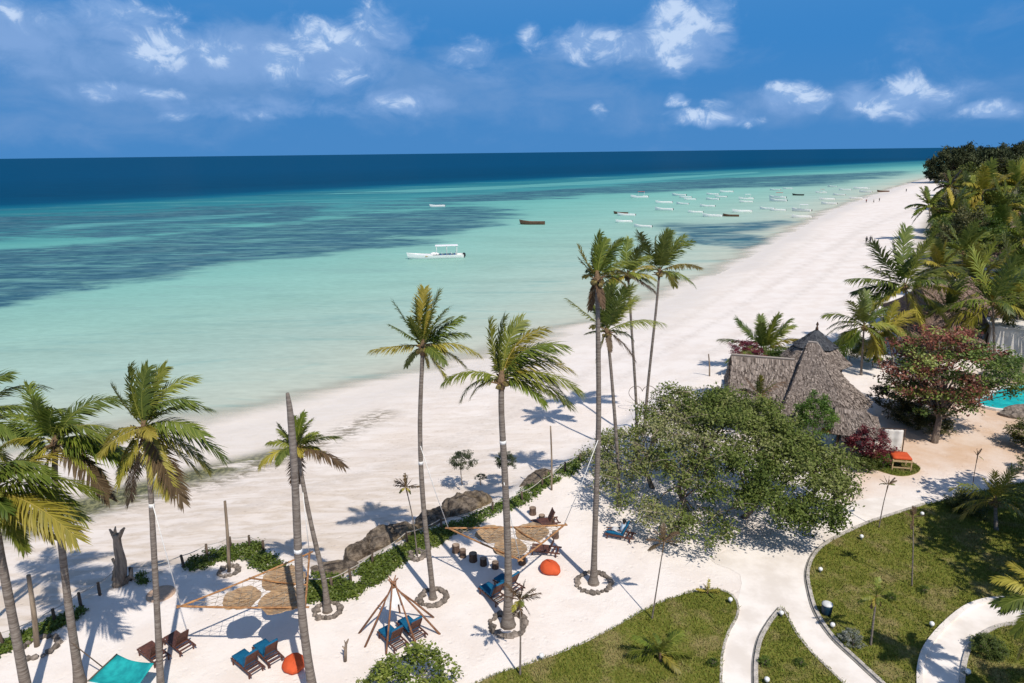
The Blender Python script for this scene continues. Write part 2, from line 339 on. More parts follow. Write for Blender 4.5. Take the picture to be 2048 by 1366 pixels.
col = MIX(t, AT(t, 'soil'), col, MIX(t, MR(t, nB, 0.35, 0.7), (0.07, 0.085, 0.03), (0.20, 0.16, 0.10)))
setc(t, b.inputs['Base Color'], col)
t.links.new(MR(t, AT(t, 'wet'), 0, 1, 0.95, 0.45), b.inputs['Roughness']); b.inputs['Specular IOR Level'].default_value = 0.2
vf = N(t, 'ShaderNodeTexVoronoi'); vf.inputs['Scale'].default_value = 2.1; t.links.new(pos, vf.inputs['Vector'])
dim = MA(t, 'MULTIPLY', MR(t, vf.outputs['Distance'], 0.10, 0.26), MR(t, nA, 0.40, 0.60, 0.2, 2.2))
bump(t, b, MA(t, 'ADD', MA(t, 'MULTIPLY', MA(t, 'ADD', nB, dim), 0.6), MA(t, 'ADD', NOISE(t, pos, 11, 4, 0.7), MA(t, 'MULTIPLY', NOISE(t, pos, 1.7, 3, 0.6), 1.0))), 0.28, 0.07)
ground = link('ground', me, None, m); tag(ground, 'white coral sand of the terrace and the long beach', 'ground', kind='structure')

# ------------------------------------------------------------------ sea: one sheet to the horizon
P, F = fan(45, 60000, 560, -76, 76, 420)
d0 = seg_dist(P, WL2); dr = seg_dist(P, REEF); insea = in_poly(P, SEAPOLY)
RP = P2(REEF); DEEP = np.vstack([RP, [[3000, 3300], [90000, 75000], [90000, 95000], [-95000, 95000], [-95000, RP[0][1]]]])
deep = in_poly(P, DEEP)
tt = np.where(deep, 1 + np.clip(dr / 600, 0, 1), d0 / np.maximum(d0 + dr, 1e-3)); tt = np.where(insea, tt, 0)
rng = np.hypot(P[:, 0], P[:, 1])
def bed(L, wfac): Lp = pix_poly(L, SEA_Z); return soft_poly_var(P, Lp, wfac)
def soft_poly_var(P, L, wfac):
    d = seg_dist(P, np.vstack([L, L[:1]])); s = np.where(in_poly(P, L), d, -d) / (rng * wfac); return sstep(-1, 1, s)
B1 = bed([(-500, 560), (-500, 700), (-200, 655), (0, 616), (90, 597), (180, 577), (350, 552), (440, 532), (520, 522), (620, 512), (750, 500), (850, 491), (930, 470), (985, 457), (1035, 440), (1045, 431), (1010, 417), (930, 412), (850, 420), (700, 432), (500, 452), (300, 470), (100, 488), (-200, 505)], 0.11)
B2 = bed([(850, 408), (1050, 402), (1220, 389), (1330, 386), (1500, 377), (1620, 372), (1700, 366), (1810, 351), (1850, 341), (1780, 342), (1600, 349), (1400, 357), (1220, 370), (1000, 385), (800, 397)], 0.06)
B3 = bed([(1265, 449), (1330, 443), (1420, 446), (1500, 444), (1560, 441), (1588, 450), (1545, 462), (1500, 466), (1530, 478), (1480, 496), (1410, 492), (1370, 480), (1330, 462)], 0.07)
B4 = bed([(-300, 430), (0, 428), (300, 418), (640, 398), (640, 415), (400, 428), (200, 440), (0, 470), (-300, 480)], 0.04) * 0.6
B5 = np.maximum(bed([(-300, 440), (0, 430), (300, 421), (700, 398), (900, 393), (1010, 408), (700, 436), (300, 472), (-300, 505)], 0.08) * 0.5, bed([(-600, 450), (0, 429), (300, 418), (600, 405), (740, 402), (640, 440), (300, 476), (-600, 540)], 0.09) * 0.74)
S1 = bed([(10, 474), (110, 450), (260, 439), (420, 430), (560, 420), (560, 428), (420, 440), (260, 450), (110, 464)], 0.03)
S2 = bed([(620, 389), (800, 380), (1024, 371), (1250, 358), (1400, 350), (1520, 343), (1520, 346), (1400, 354), (1250, 366), (1024, 377), (800, 387)], 0.012)
grass = np.clip(np.maximum.reduce([B1, B2 * 0.8, B3, B4, B5]), 0, 1); bar = np.clip(S1 * 0.7 + S2, 0, 1)
me = np_mesh('sea', np.column_stack([P, np.full(len(P), SEA_Z)]), F, dict(t=tt, off=np.where(insea, d0, 0), seagrass=grass, bar=bar), True)
m, t, b, o = mat_new('lagoon_water')
pos = N(t, 'ShaderNodeNewGeometry').outputs['Position']
sh = MAPV(t, pos, (0.32, 1.0, 1), (0, 0, math.radians(-40)))          # streaks run along the shore
nL = NOISE(t, sh, 0.020, 8, 0.66, 0.9); nM = NOISE(t, sh, 0.085, 7, 0.66, 0.7); nS = NOISE(t, MAPV(t, pos, (0.35, 1, 1), (0, 0, math.radians(-15))), 0.5, 5, 0.6)
nS2 = NOISE(t, MAPV(t, pos, (0.22, 1.0, 1), (0, 0, math.radians(-36))), 0.19, 6, 0.72, 1.0)
tw = MA(t, 'ADD', AT(t, 't'), MA(t, 'MULTIPLY', MA(t, 'SUBTRACT', nL, 0.5), 0.07))
tw = MA(t, 'MULTIPLY', tw, 0.5)
r = N(t, 'ShaderNodeValToRGB'); t.links.new(tw, r.inputs[0]); el = r.color_ramp.elements
WC = [(0.0, (218, 213, 196)), (0.012, (202, 212, 196)), (0.035, (182, 209, 196)), (0.07, (163, 205, 191)), (0.12, (146, 202, 190)), (0.18, (128, 195, 185)), (0.25, (104, 181, 177)), (0.31, (76, 158, 164)), (0.38, (56, 138, 150)), (0.465, (42, 128, 144)), (0.495, (16, 110, 138)), (0.53, (0, 80, 116)), (0.60, (0, 72, 108)), (1.0, (0, 76, 116))]
while len(el) < len(WC): el.new(0.5)
for i, (p_, c_) in enumerate(WC): el[i].position = p_; el[i].color = tuple(v * 0.745 for v in s2l(c_)) + (1,)
col = r.outputs[0]
# seagrass beds: broken by streaky gaps
gm = MA(t, 'ADD', AT(t, 'seagrass'), MA(t, 'ADD', MA(t, 'MULTIPLY', MA(t, 'SUBTRACT', nM, 0.5), 1.5), MA(t, 'MULTIPLY', MA(t, 'SUBTRACT', nL, 0.5), 1.2)))
inner = MR(t, AT(t, 't'), 0.97, 1.03, 1.0, 0.0); gm = MA(t, 'MULTIPLY', MR(t, gm, 0.36, 0.74), inner)
gcol = MIX(t, MR(t, nS, 0.35, 0.68), tuple(v * .745 for v in s2l((50, 96, 118))), tuple(v * .745 for v in s2l((80, 126, 142))))
col = MIX(t, MA(t, 'MULTIPLY', gm, MR(t, nS2, 0.34, 0.56, 0.48, 1.0)), col, gcol)
col = MIX(t, MA(t, 'MULTIPLY', MA(t, 'MULTIPLY', inner, MR(t, MA(t, 'ADD', AT(t, 'bar'), MA(t, 'MULTIPLY', MA(t, 'SUBTRACT', nM, 0.5), 0.8)), 0.35, 0.9)), 0.75), col, tuple(v * .745 for v in s2l((110, 186, 184))))
# ragged coral heads and pale sand lanes in the outer lagoon
outer = MR(t, AT(t, 't'), 0.42, 0.7); lane = NOISE(t, MAPV(t, pos, (0.10, 1.0, 1), (0, 0, math.radians(-33))), 0.030, 8, 0.70, 1.4)
col = MIX(t, MA(t, 'MULTIPLY', MA(t, 'MULTIPLY', MR(t, lane, 0.53, 0.66), MA(t, 'MULTIPLY', outer, inner)), 0.5), col, tuple(v * .745 for v in s2l((108, 184, 182))))
col = MIX(t, MA(t, 'MULTIPLY', MA(t, 'MULTIPLY', MR(t, lane, 0.46, 0.36), MA(t, 'MULTIPLY', outer, inner)), 0.75), col, tuple(v * .745 for v in s2l((44, 104, 128))))
# sand ripples and drifting weed in the shallows
stk = MR(t, NOISE(t, MAPV(t, pos, (0.16, 1.0, 1), (0, 0, math.radians(-36))), 0.16, 6, 0.62, 1.2), 0.50, 0.70)
shal = MA(t, 'MULTIPLY', MR(t, AT(t, 't'), 0.05, 0.45, 1.0, 0.35), inner)
col = MIX(t, MA(t, 'MULTIPLY', MA(t, 'MULTIPLY', stk, shal), 0.55), col, (0.22, 0.38, 0.35))
fine = MR(t, NOISE(t, MAPV(t, pos, (0.4, 1, 1), (0, 0, math.radians(-20))), 1.3, 3, 0.6), 0.3, 0.7, 0.93, 1.06, 'LINEAR')
hs = N(t, 'ShaderNodeHueSaturation'); t.links.new(col, hs.inputs['Color']); t.links.new(MA(t, 'MULTIPLY', fine, MR(t, nM, 0.3, 0.7, 0.91, 1.08, 'LINEAR')), hs.inputs['Value'])
# polarised water: mostly the light coming back up from the sand and weed, a little sky mirrored in the ripples
w1 = NOISE(t, MAPV(t, pos, (0.6, 1, 1), (0, 0, 0.3)), 0.9, 4, 0.6); w2 = NOISE(t, pos, 4.0, 2, 0.6)
dif = N(t, 'ShaderNodeBsdfDiffuse'); t.links.new(hs.outputs[0], dif.inputs[0]); gl = N(t, 'ShaderNodeBsdfGlossy'); gl.inputs['Roughness'].default_value = 0.2
bm_ = N(t, 'ShaderNodeBump'); bm_.inputs['Strength'].default_value = 0.3; bm_.inputs['Distance'].default_value = 0.12; t.links.new(MA(t, 'ADD', w1, MA(t, 'MULTIPLY', w2, 0.3)), bm_.inputs['Height'])
t.links.new(bm_.outputs[0], dif.inputs['Normal']); t.links.new(bm_.outputs[0], gl.inputs['Normal'])
fr = N(t, 'ShaderNodeFresnel'); fr.inputs[0].default_value = 1.33; t.links.new(bm_.outputs[0], fr.inputs['Normal'])
wat = N(t, 'ShaderNodeMixShader'); t.links.new(MA(t, 'MULTIPLY', fr.outputs[0], 0.06), wat.inputs[0]); t.links.new(dif.outputs[0], wat.inputs[1]); t.links.new(gl.outputs[0], wat.inputs[2])
t.nodes.remove(b)
tr = N(t, 'ShaderNodeBsdfTransparent'); mx = N(t, 'ShaderNodeMixShader')
edge_n = MA(t, 'ADD', AT(t, 'off'), MA(t, 'MULTIPLY', MA(t, 'SUBTRACT', NOISE(t, sh, 0.12, 5, 0.6, 0.5), 0.5), 14))
t.links.new(MR(t, edge_n, 0.0, 6.5), mx.inputs[0]); t.links.new(tr.outputs[0], mx.inputs[1]); t.links.new(wat.outputs[0], mx.inputs[2]); t.links.new(mx.outputs[0], o.inputs[0])
sea_o = link('sea', me, None, m); tag(sea_o, 'turquoise lagoon with seagrass beds and deep blue sea beyond the reef', 'sea', kind='structure')

# ------------------------------------------------------------------ lawns, paths, kerbs
def smooth_poly(px, z=0.0, sub=4, closed=True):
    pts = [gp(x, y, z) for x, y in px]; n = len(pts); out = []
    for i in range(n if closed else n - 1):
        g = lambda k: pts[k % n] if closed else pts[max(0, min(n - 1, k))]
        p0, p1, p2, p3 = g(i - 1), g(i), g(i + 1), g(i + 2)
        for s in range(sub):
            u = s / sub
            out.append(0.5 * ((2 * p1) + (p2 - p0) * u + (2 * p0 - 5 * p1 + 4 * p2 - p3) * u * u + (3 * p1 - p0 - 3 * p2 + p3) * u ** 3))
    if not closed: out.append(pts[-1])
    return out
def sheet(name, pts, z, mat, label, cat, skirt=0.0):
    bm = bmesh.new(); vs = [bm.verts.new((p.x, p.y, z)) for p in pts]; f = bm.faces.new(vs)
    if f.normal.z < 0: f.normal_flip()
    if skirt:
        e = bmesh.ops.extrude_face_region(bm, geom=[f]); dn = [q for q in e['geom'] if isinstance(q, bmesh.types.BMVert)]
        for q in dn: q.co.z -= skirt
    bmesh.ops.recalc_face_normals(bm, faces=bm.faces[:]); bmesh.ops.triangulate(bm, faces=bm.faces[:])
    me = bpy.data.meshes.new(name); bm.to_mesh(me); bm.free()
    o = link(name, me, None, mat); return tag(o, label, cat, kind='structure')
LAWN_A = [(960, 1366), (1060, 1330), (1150, 1297), (1230, 1257), (1300, 1217), (1370, 1190), (1420, 1180), (1455, 1188), (1472, 1206), (1473, 1232), (1455, 1266), (1443, 1310), (1440, 1366), (1442, 1470), (800, 1470)]
LAWN_B = [(1565, 1220), (1577, 1242), (1592, 1270), (1620, 1305), (1650, 1335), (1682, 1366), (1780, 1460), (1522, 1460), (1515, 1366), (1516, 1320), (1525, 1280), (1545, 1245)]
LAWN_C = [(1618, 1147), (1622, 1182), (1636, 1227), (1668, 1275), (1715, 1320), (1765, 1366), (1815, 1410), (1838, 1412), (1833, 1366), (1836, 1325), (1852, 1288), (1890, 1245), (1935, 1212), (1990, 1198), (2060, 1202), (2230, 1240), (2420, 1130), (2330, 985), (2180, 960), (2048, 967), (1960, 985), (1900, 1000), (1850, 1011), (1800, 1027), (1740, 1047), (1690, 1070), (1655, 1089), (1630, 1113)]
LAWN_D = [(2060, 1252), (2000, 1257), (1957, 1282), (1937, 1312), (1928, 1366), (1927, 1470), (2500, 1470), (2330, 1290)]
ISLE = [(1710, 925), (1750, 905), (1800, 915), (1838, 935), (1830, 948), (1795, 952), (1745, 938)]
m, t, b, o = mat_new('lawn_turf'); pos = N(t, 'ShaderNodeNewGeometry').outputs['Position']
n1 = NOISE(t, pos, 0.55, 5, 0.6); n2 = NOISE(t, pos, 5, 5, 0.7)
col = MIX(t, MR(t, n2, 0.3, 0.7), (0.12, 0.13, 0.02), (0.20, 0.19, 0.045)); col = MIX(t, MA(t, 'MULTIPLY', MR(t, n1, 0.47, 0.66), 0.8), col, (0.27, 0.215, 0.10))
setc(t, b.inputs['Base Color'], col); b.inputs['Roughness'].default_value = 0.9; b.inputs['Specular IOR Level'].default_value = 0.1; bump(t, b, n2, 0.6, 0.08); M_TURF = m
m, t, b, o = mat_new('blade_green'); pos = N(t, 'ShaderNodeNewGeometry').outputs['Position']
at = AT(t, 'tint'); n1 = NOISE(t, pos, 0.55, 5, 0.6)
col = MIX(t, at, (0.10, 0.13, 0.016), (0.205, 0.235, 0.04)); col = MIX(t, MA(t, 'MULTIPLY', MR(t, n1, 0.48, 0.68), 0.65), col, (0.30, 0.25, 0.11))
setc(t, b.inputs['Base Color'], col); b.inputs['Roughness'].default_value = 0.7; b.inputs['Specular IOR Level'].default_value = 0.2; M_BLADE = m
M_KERB = mat_simple('kerb_concrete', (0.55, 0.50, 0.45), (0.36, 0.33, 0.30), 4, 0.9, 0.2, 0.3)
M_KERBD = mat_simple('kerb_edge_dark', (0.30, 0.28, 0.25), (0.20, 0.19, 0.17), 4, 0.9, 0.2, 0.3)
M_PATH = mat_simple('path_lime_screed', (0.82, 0.76, 0.705), (0.68, 0.615, 0.555), 0.55, 0.9, 0.2, 0.25)
def inset_offset(pts, d):
    n = len(pts); out = []
    area = sum(pts[i].x * pts[(i + 1) % n].y - pts[(i + 1) % n].x * pts[i].y for i in range(n)); sg = 1 if area > 0 else -1
    for i in range(n):
        t = (pts[(i + 1) % n] - pts[i - 1]); t.z = 0
        if t.length < 1e-6: out.append(pts[i].copy()); continue
        t.normalize(); out.append(pts[i] + Vector((t.y, -t.x, 0)) * d * sg)
    return out
def strip(name, A, B, z0, z1, mat, label, cat, closed=False):
    mb = MB(); n = len(A); vs = []
    for p, q in zip(A, B): vs += [(p.x, p.y, z0), (p.x, p.y, z1), (q.x, q.y, z1), (q.x, q.y, z0)]
    fs = []
    for i in range(n if closed else n - 1):
        a, c = i * 4, ((i + 1) % n) * 4
        for k in range(3): fs.append((a + k, a + k + 1, c + k + 1, c + k))
    mb.add(vs, fs); bm = bmesh.new(); me = mb.mesh(name); bm.from_mesh(me); bmesh.ops.recalc_face_normals(bm, faces=bm.faces[:]); bm.to_mesh(me); bm.free()
    return tag(link(name, me, None, mat), label, cat, kind='structure')
def grass_on(name, poly, n, label, seed, hmul=1.0, z=0.07):
    rs = np.random.RandomState(seed); A = P2(poly); lo, hi = A.min(0), A.max(0)
    Q = rs.uniform(lo, hi, (int(n * 3), 2)); Q = Q[in_poly(Q, A)]
    u = ray_vis(Q); Q = Q[u][:n]
    k = len(Q); an = rs.uniform(0, 6.283, k); h = rs.uniform(0.05, 0.15, k) * hmul * (0.6 + 0.8 * vnoise(Q, 0.8, seed)); wd = rs.uniform(0.015, 0.035, k)
    tip = rs.normal(0, 0.055, (k, 2)); c, s = np.cos(an) * wd, np.sin(an) * wd
    V = np.empty((k, 3, 3)); zb = z - 0.01
    V[:, 0] = np.column_stack([Q[:, 0] - c, Q[:, 1] - s, np.full(k, zb)]); V[:, 1] = np.column_stack([Q[:, 0] + c, Q[:, 1] + s, np.full(k, zb)]); V[:, 2] = np.column_stack([Q + tip, zb + h])
    me = np_mesh(name, V.reshape(-1, 3), np.arange(3 * k).reshape(-1, 3), dict(tint=np.repeat(np.clip(.2 + .5 * vnoise(Q, 1.6, seed + 5) + rs.normal(0, 0.15, k), 0, 1), 3)))
    return tag(link(name, me, None, M_BLADE), label, 'grass', kind='stuff')
def ray_vis(Q):                                 # keep blades near the part of the garden in view
    return (np.abs(Q[:, 0]) < 0.86 * Q[:, 1] + 3) & (Q[:, 1] > 20)
LAWNS = []
for px, lab, glab, n, sd in ((LAWN_A, 'rounded lawn left of the narrow sand path, young palm on it', 'short grass on the lawn left of the path', 30000, 1),
                     (LAWN_B, 'narrow wedge shaped lawn between the two sand paths', 'short grass on the wedge lawn between the paths', 9000, 2),
                     (LAWN_C, 'largest lawn, right of the forked path, half in tree shade', 'patchy grass on the largest shaded lawn', 52000, 3),
                     (LAWN_D, 'corner lawn inside the curved path at the lower right', 'grass on the corner lawn inside the curved path', 12000, 4)):
    pts = smooth_poly(px); LAWNS.append(pts)
    sheet('lawn', pts, 0.07, M_TURF, lab, 'lawn', skirt=0.12); grass_on('lawn_grass', inset_offset(pts, 0.09), n, glab, sd)
isle = smooth_poly(ISLE); sheet('lawn', isle, 0.06, M_TURF, 'small dry grass island under the burgundy shrubs', 'lawn', skirt=0.12); grass_on('lawn_grass', isle, 5000, 'dry grass on the small island of burgundy shrubs', 9, 1.2)
def kerb(px, d0, d1, h, lab, mat=M_KERB):
    A = smooth_poly(px, closed=False)
    def off(d):
        out = []
        for i, p in enumerate(A):
            t = A[min(i + 1, len(A) - 1)] - A[max(i - 1, 0)]; t.z = 0; t.normalize(); out.append(p + Vector((t.y, -t.x, 0)) * d)
        return out
    strip('kerb', off(d0), off(d1), -0.05, h, mat, lab, 'kerb')
kerb([(1850, 1011), (1800, 1027), (1740, 1047), (1690, 1070), (1655, 1089), (1630, 1113), (1618, 1147), (1622, 1182), (1636, 1227), (1668, 1275), (1715, 1320), (1765, 1366), (1830, 1424)], -0.02, 0.14, 0.13, 'grey kerb along the curved left edge of the largest lawn')
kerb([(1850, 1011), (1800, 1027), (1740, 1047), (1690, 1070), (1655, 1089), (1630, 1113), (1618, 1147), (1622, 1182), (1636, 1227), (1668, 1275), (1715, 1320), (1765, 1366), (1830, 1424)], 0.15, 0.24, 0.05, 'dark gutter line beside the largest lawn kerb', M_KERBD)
kerb([(1565, 1220), (1545, 1245), (1525, 1280), (1516, 1320), (1515, 1366), (1519, 1440)], -0.02, 0.16, 0.14, 'pale kerb on the left edge of the wedge lawn')
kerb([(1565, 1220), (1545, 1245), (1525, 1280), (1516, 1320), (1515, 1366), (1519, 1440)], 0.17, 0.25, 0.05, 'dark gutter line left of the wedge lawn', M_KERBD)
kerb([(1565, 1220), (1577, 1242), (1592, 1270), (1620, 1305), (1650, 1335), (1682, 1366), (1760, 1440)], 0.02, -0.09, 0.10, 'thin kerb on the right edge of the wedge lawn')
kerb([(1370, 1190), (1420, 1180), (1455, 1188), (1472, 1206), (1473, 1232), (1455, 1266), (1443, 1310), (1440, 1366), (1441, 1450)], 0.02, -0.09, 0.10, 'thin pale kerb round the end of the left lawn')
kerb([(1838, 1430), (1833, 1366), (1836, 1325), (1852, 1288), (1890, 1245), (1935, 1212), (1990, 1198), (2060, 1202), (2150, 1216)], -0.02, 0.22, 0.15, 'white rounded kerb on the outside of the curved path', M_PATH)
kerb([(1927, 1440), (1928, 1366), (1937, 1312), (1957, 1282), (2000, 1257), (2060, 1252), (2150, 1262)], 0.02, -0.18, 0.13, 'grey kerb on the inside of the curved path')
sheet('path', smooth_poly([(1836, 1325), (1852, 1288), (1890, 1245), (1935, 1212), (1990, 1198), (2060, 1202), (2200, 1226), (2200, 1270), (2060, 1252), (2000, 1257), (1957, 1282), (1937, 1312), (1928, 1366), (1927, 1470), (1838, 1470), (1833, 1366)]), 0.045, M_PATH, 'curved white path sweeping through the lower right corner', 'path')
sheet('path', smooth_poly([(1443, 1366), (1445, 1310), (1457, 1266), (1475, 1232), (1474, 1206), (1480, 1150), (1420, 1118), (1500, 1085), (1590, 1048), (1675, 1012), (1760, 995), (1850, 1008), (1800, 1024), (1740, 1044), (1690, 1067), (1652, 1086), (1627, 1111), (1615, 1147), (1619, 1182), (1633, 1227), (1665, 1275), (1712, 1320), (1762, 1366), (1840, 1440), (1780, 1466), (1684, 1366), (1652, 1335), (1622, 1305), (1594, 1270), (1579, 1242), (1565, 1218), (1543, 1245), (1523, 1280), (1514, 1320), (1513, 1366), (1519, 1466), (1446, 1466)], sub=3), 0.016, M_PATH, 'white forked sand path between the lawns and the big tree', 'path')

# ------------------------------------------------------------------ palms
M_TRUNK = None
m, t, b, o = mat_new('palm_trunk_bark'); tc = N(t, 'ShaderNodeTexCoord').outputs['Object']
rg = NOISE(t, MAPV(t, tc, (0.6, 0.6, 7)), 2.1, 4, 0.6); fn = NOISE(t, tc, 5, 5, 0.7)
col = MIX(t, MR(t, rg, 0.35, 0.65), (0.125, 0.100, 0.082), (0.235, 0.20, 0.17)); col = MIX(t, MA(t, 'MULTIPLY', MR(t, fn, 0.5, 0.75), 0.5), col, (0.31, 0.28, 0.24))
setc(t, b.inputs['Base Color'], col); b.inputs['Roughness'].default_value = 0.9; b.inputs['Specular IOR Level'].default_value = 0.15; bump(t, b, rg, 0.4, 0.04); M_TRUNK = m
M_BAND = mat_simple('white_trunk_band', (0.78, 0.77, 0.74), (0.7, 0.69, 0.66), 5, 0.6)
M_FG = mat_leaf('frond_green', [(0.075, 0.108, 0.012), (0.148, 0.182, 0.022), (0.30, 0.305, 0.06)], trans=.22)
M_FY = mat_leaf('frond_yellowing', [(0.15, 0.150, 0.018), (0.28, 0.245, 0.03), (0.44, 0.36, 0.07)], trans=.22)
M_FD = mat_leaf('frond_dark', [(0.045, 0.072, 0.011), (0.090, 0.125, 0.018), (0.19, 0.215, 0.042)], trans=.2)
M_FB = mat_leaf('frond_dry', [(0.055, 0.034, 0.020), (0.12, 0.075, 0.040), (0.21, 0.14, 0.075)])
FM = {'g': M_FG, 'y': M_FY, 'd': M_FD, 'b': M_FB}
M_COCO = mat_simple('coconut_husk', (0.20, 0.15, 0.04), (0.10, 0.08, 0.03), 8, 0.7)
M_BOOT = mat_simple('palm_boot_fibre', (0.24, 0.15, 0.08), (0.10, 0.065, 0.035), 9, 0.9)
UPV = Vector((0, 0, 1))
def frond_mesh(org, d0, L, sag, wind, rs, wid=1.0, nl=40, lw=1.0):
    NS = 12; d = Vector(d0).normalized(); p = Vector(org); pts = [p.copy()]; st = L / NS
    sag = math.radians(sag); wv = Vector(wind)
    for i in range(NS):
        k = sag / NS * (0.45 + 1.1 * i / NS)
        h = d + Vector((0, 0, -1)) * k * 1.15 + wv * (0.35 + i / NS) / NS
        d = h.normalized(); p = p + d * st; pts.append(p.copy())
    PT = np.array(pts); T = np.gradient(PT, axis=0); T /= np.linalg.norm(T, axis=1)[:, None]
    V = []; Fc = []; tint = []
    rad = np.linspace(0.042, 0.008, NS + 1) * (0.6 + 0.1 * L)
    roll = rs.uniform(-0.35, 0.35)
    b0 = np.cross(T[0], [0, 0, 1.0]); nb = np.linalg.norm(b0)
    bref = np.array([rs.uniform(-1, 1), rs.uniform(-1, 1), 0]) if nb < 0.12 else b0 / nb
    BN = []
    for i in range(NS + 1):
        b = bref - T[i] * bref.dot(T[i]); b /= np.linalg.norm(b); n = np.cross(b, T[i])
        if n[2] < 0 and i > 3 and False: n = -n
        BN.append((b * math.cos(roll) + n * math.sin(roll), n * math.cos(roll) - b * math.sin(roll)))
    for i in range(NS + 1):
        b, n = BN[i]
        for k in range(3):
            a = 2.094 * k; V.append(PT[i] + (b * math.cos(a) + n * math.sin(a)) * rad[i]); tint.append(0.95)
    for i in range(NS):
        for k in range(3):
            a, c, e, g = i * 3 + k, i * 3 + (k + 1) % 3, (i + 1) * 3 + (k + 1) % 3, (i + 1) * 3 + k
            Fc += [(a, c, e), (a, e, g)]
    ft = rs.uniform(0.25, 0.75)
    Lm = 0.31 * L * wid
    for k in range(nl):
        s = 0.12 + 0.88 * (k + 0.5) / nl
        x = s * NS; i = min(int(x), NS - 1); fr = x - i
        pos = PT[i] * (1 - fr) + PT[i + 1] * fr; tg = T[i] * (1 - fr) + T[i + 1] * fr; b = BN[i][0]; n = BN[i][1]
        ll = Lm * (math.sin(math.pi * (0.14 + 0.74 * s)) ** 0.7) * rs.uniform(0.82, 1.12)
        ang = math.radians(28 + 34 * s + rs.uniform(-7, 7))
        w = lw * (0.020 + 0.009 * L / 3) * rs.uniform(0.8, 1.25)
        for sd in (-1, 1):
            if rs.rand() < 0.05: continue
            v = b * sd * math.cos(ang) + tg * math.sin(ang) + n * rs.uniform(-0.05, 0.25) + np.array([0, 0, -1.0]) * rs.uniform(.15, .6) * (1 - abs(tg[2])) ** .7
            v = v / np.linalg.norm(v); q1 = pos + v * ll * 0.5
            v2 = v + np.array([0, 0, -1.0]) * rs.uniform(0.15, 0.6) + np.array(wind) * 0.5; v2 /= np.linalg.norm(v2)
            q2 = q1 + v2 * ll * 0.5
            wv_ = np.cross(v, n); wv_ = wv_ / (np.linalg.norm(wv_) + 1e-9) * w
            m0 = len(V); V += [pos - wv_ * 0.6, pos + wv_ * 0.6, q1 + wv_, q1 - wv_, q2]; tv = np.clip(ft + rs.normal(0, 0.16), 0, 1)
            tint += [tv, tv, tv, tv, min(1, tv + 0.22)]
            Fc += [(m0, m0 + 1, m0 + 2), (m0, m0 + 2, m0 + 3), (m0 + 3, m0 + 2, m0 + 4)]
    return np_mesh('frond', np.array(V), np.array(Fc, dtype=np.int32), dict(tint=np.array(tint)))
STONES = []
M_STONE = mat_simple('ring_stone', (0.24, 0.20, 0.17), (0.10, 0.085, 0.07), 5, 0.95, 0.15, 0.5, objvar=0.3)
def rock_mesh(name, size, seed, sub=2, amp=0.28, freq=1.6):
    bm = bmesh.new(); bmesh.ops.create_icosphere(bm, subdivisions=sub, radius=1.0)
    for v in bm.verts:
        d = v.co.normalized(); k = 1 + amp * (mnoise.noise(d * freq + Vector((seed * 3.7, seed, 0))) + 0.5 * mnoise.noise(d * freq * 2.7 + Vector((0, seed * 5.1, 2))))
        v.co = Vector((d.x * size[0], d.y * size[1], d.z * size[2])) * k
    me = bpy.data.meshes.new(name); bm.to_mesh(me); bm.free(); return me
for i in range(5): STONES.append(rock_mesh('stone', (0.17 + .02 * (i % 3), 0.145, 0.12), i + 1, 1, 0.35))
def stone_ring(c, r, label, n=22, gap=None, seed=0):
    rs = random.Random(seed); t_ = thing('stone_ring', label, 'stone ring', c, 0, 'stone rings round the trunks')
    for k in range(n):
        a = 2 * math.pi * k / n
        if gap and gap[0] < math.degrees(a) < gap[1]: continue
        rr = r * rs.uniform(0.93, 1.07); s = rs.uniform(0.8, 1.35)
        link('stone', STONES[rs.randrange(5)], t_, M_STONE, (rr * math.cos(a), rr * math.sin(a), 0.06), (rs.uniform(-.5, .5), rs.uniform(-.5, .5), rs.uniform(0, 6)), (s, s, s * rs.uniform(.8, 1.1)))
    return t_
def cr_curve(pts, n):
    out = []; m_ = len(pts) - 1
    for j in range(n + 1):
        x = j / n * m_; i = min(int(x), m_ - 1); u = x - i; g = lambda k: Vector(pts[max(0, min(m_, k))])
        p0, p1, p2, p3 = g(i - 1), g(i), g(i + 1), g(i + 2)
        out.append(0.5 * ((2 * p1) + (p2 - p0) * u + (2 * p0 - 5 * p1 + 4 * p2 - p3) * u * u + (3 * p1 - p0 - 3 * p2 + p3) * u ** 3))
    return out
WIND = (0.85, 0.12, 0.0)
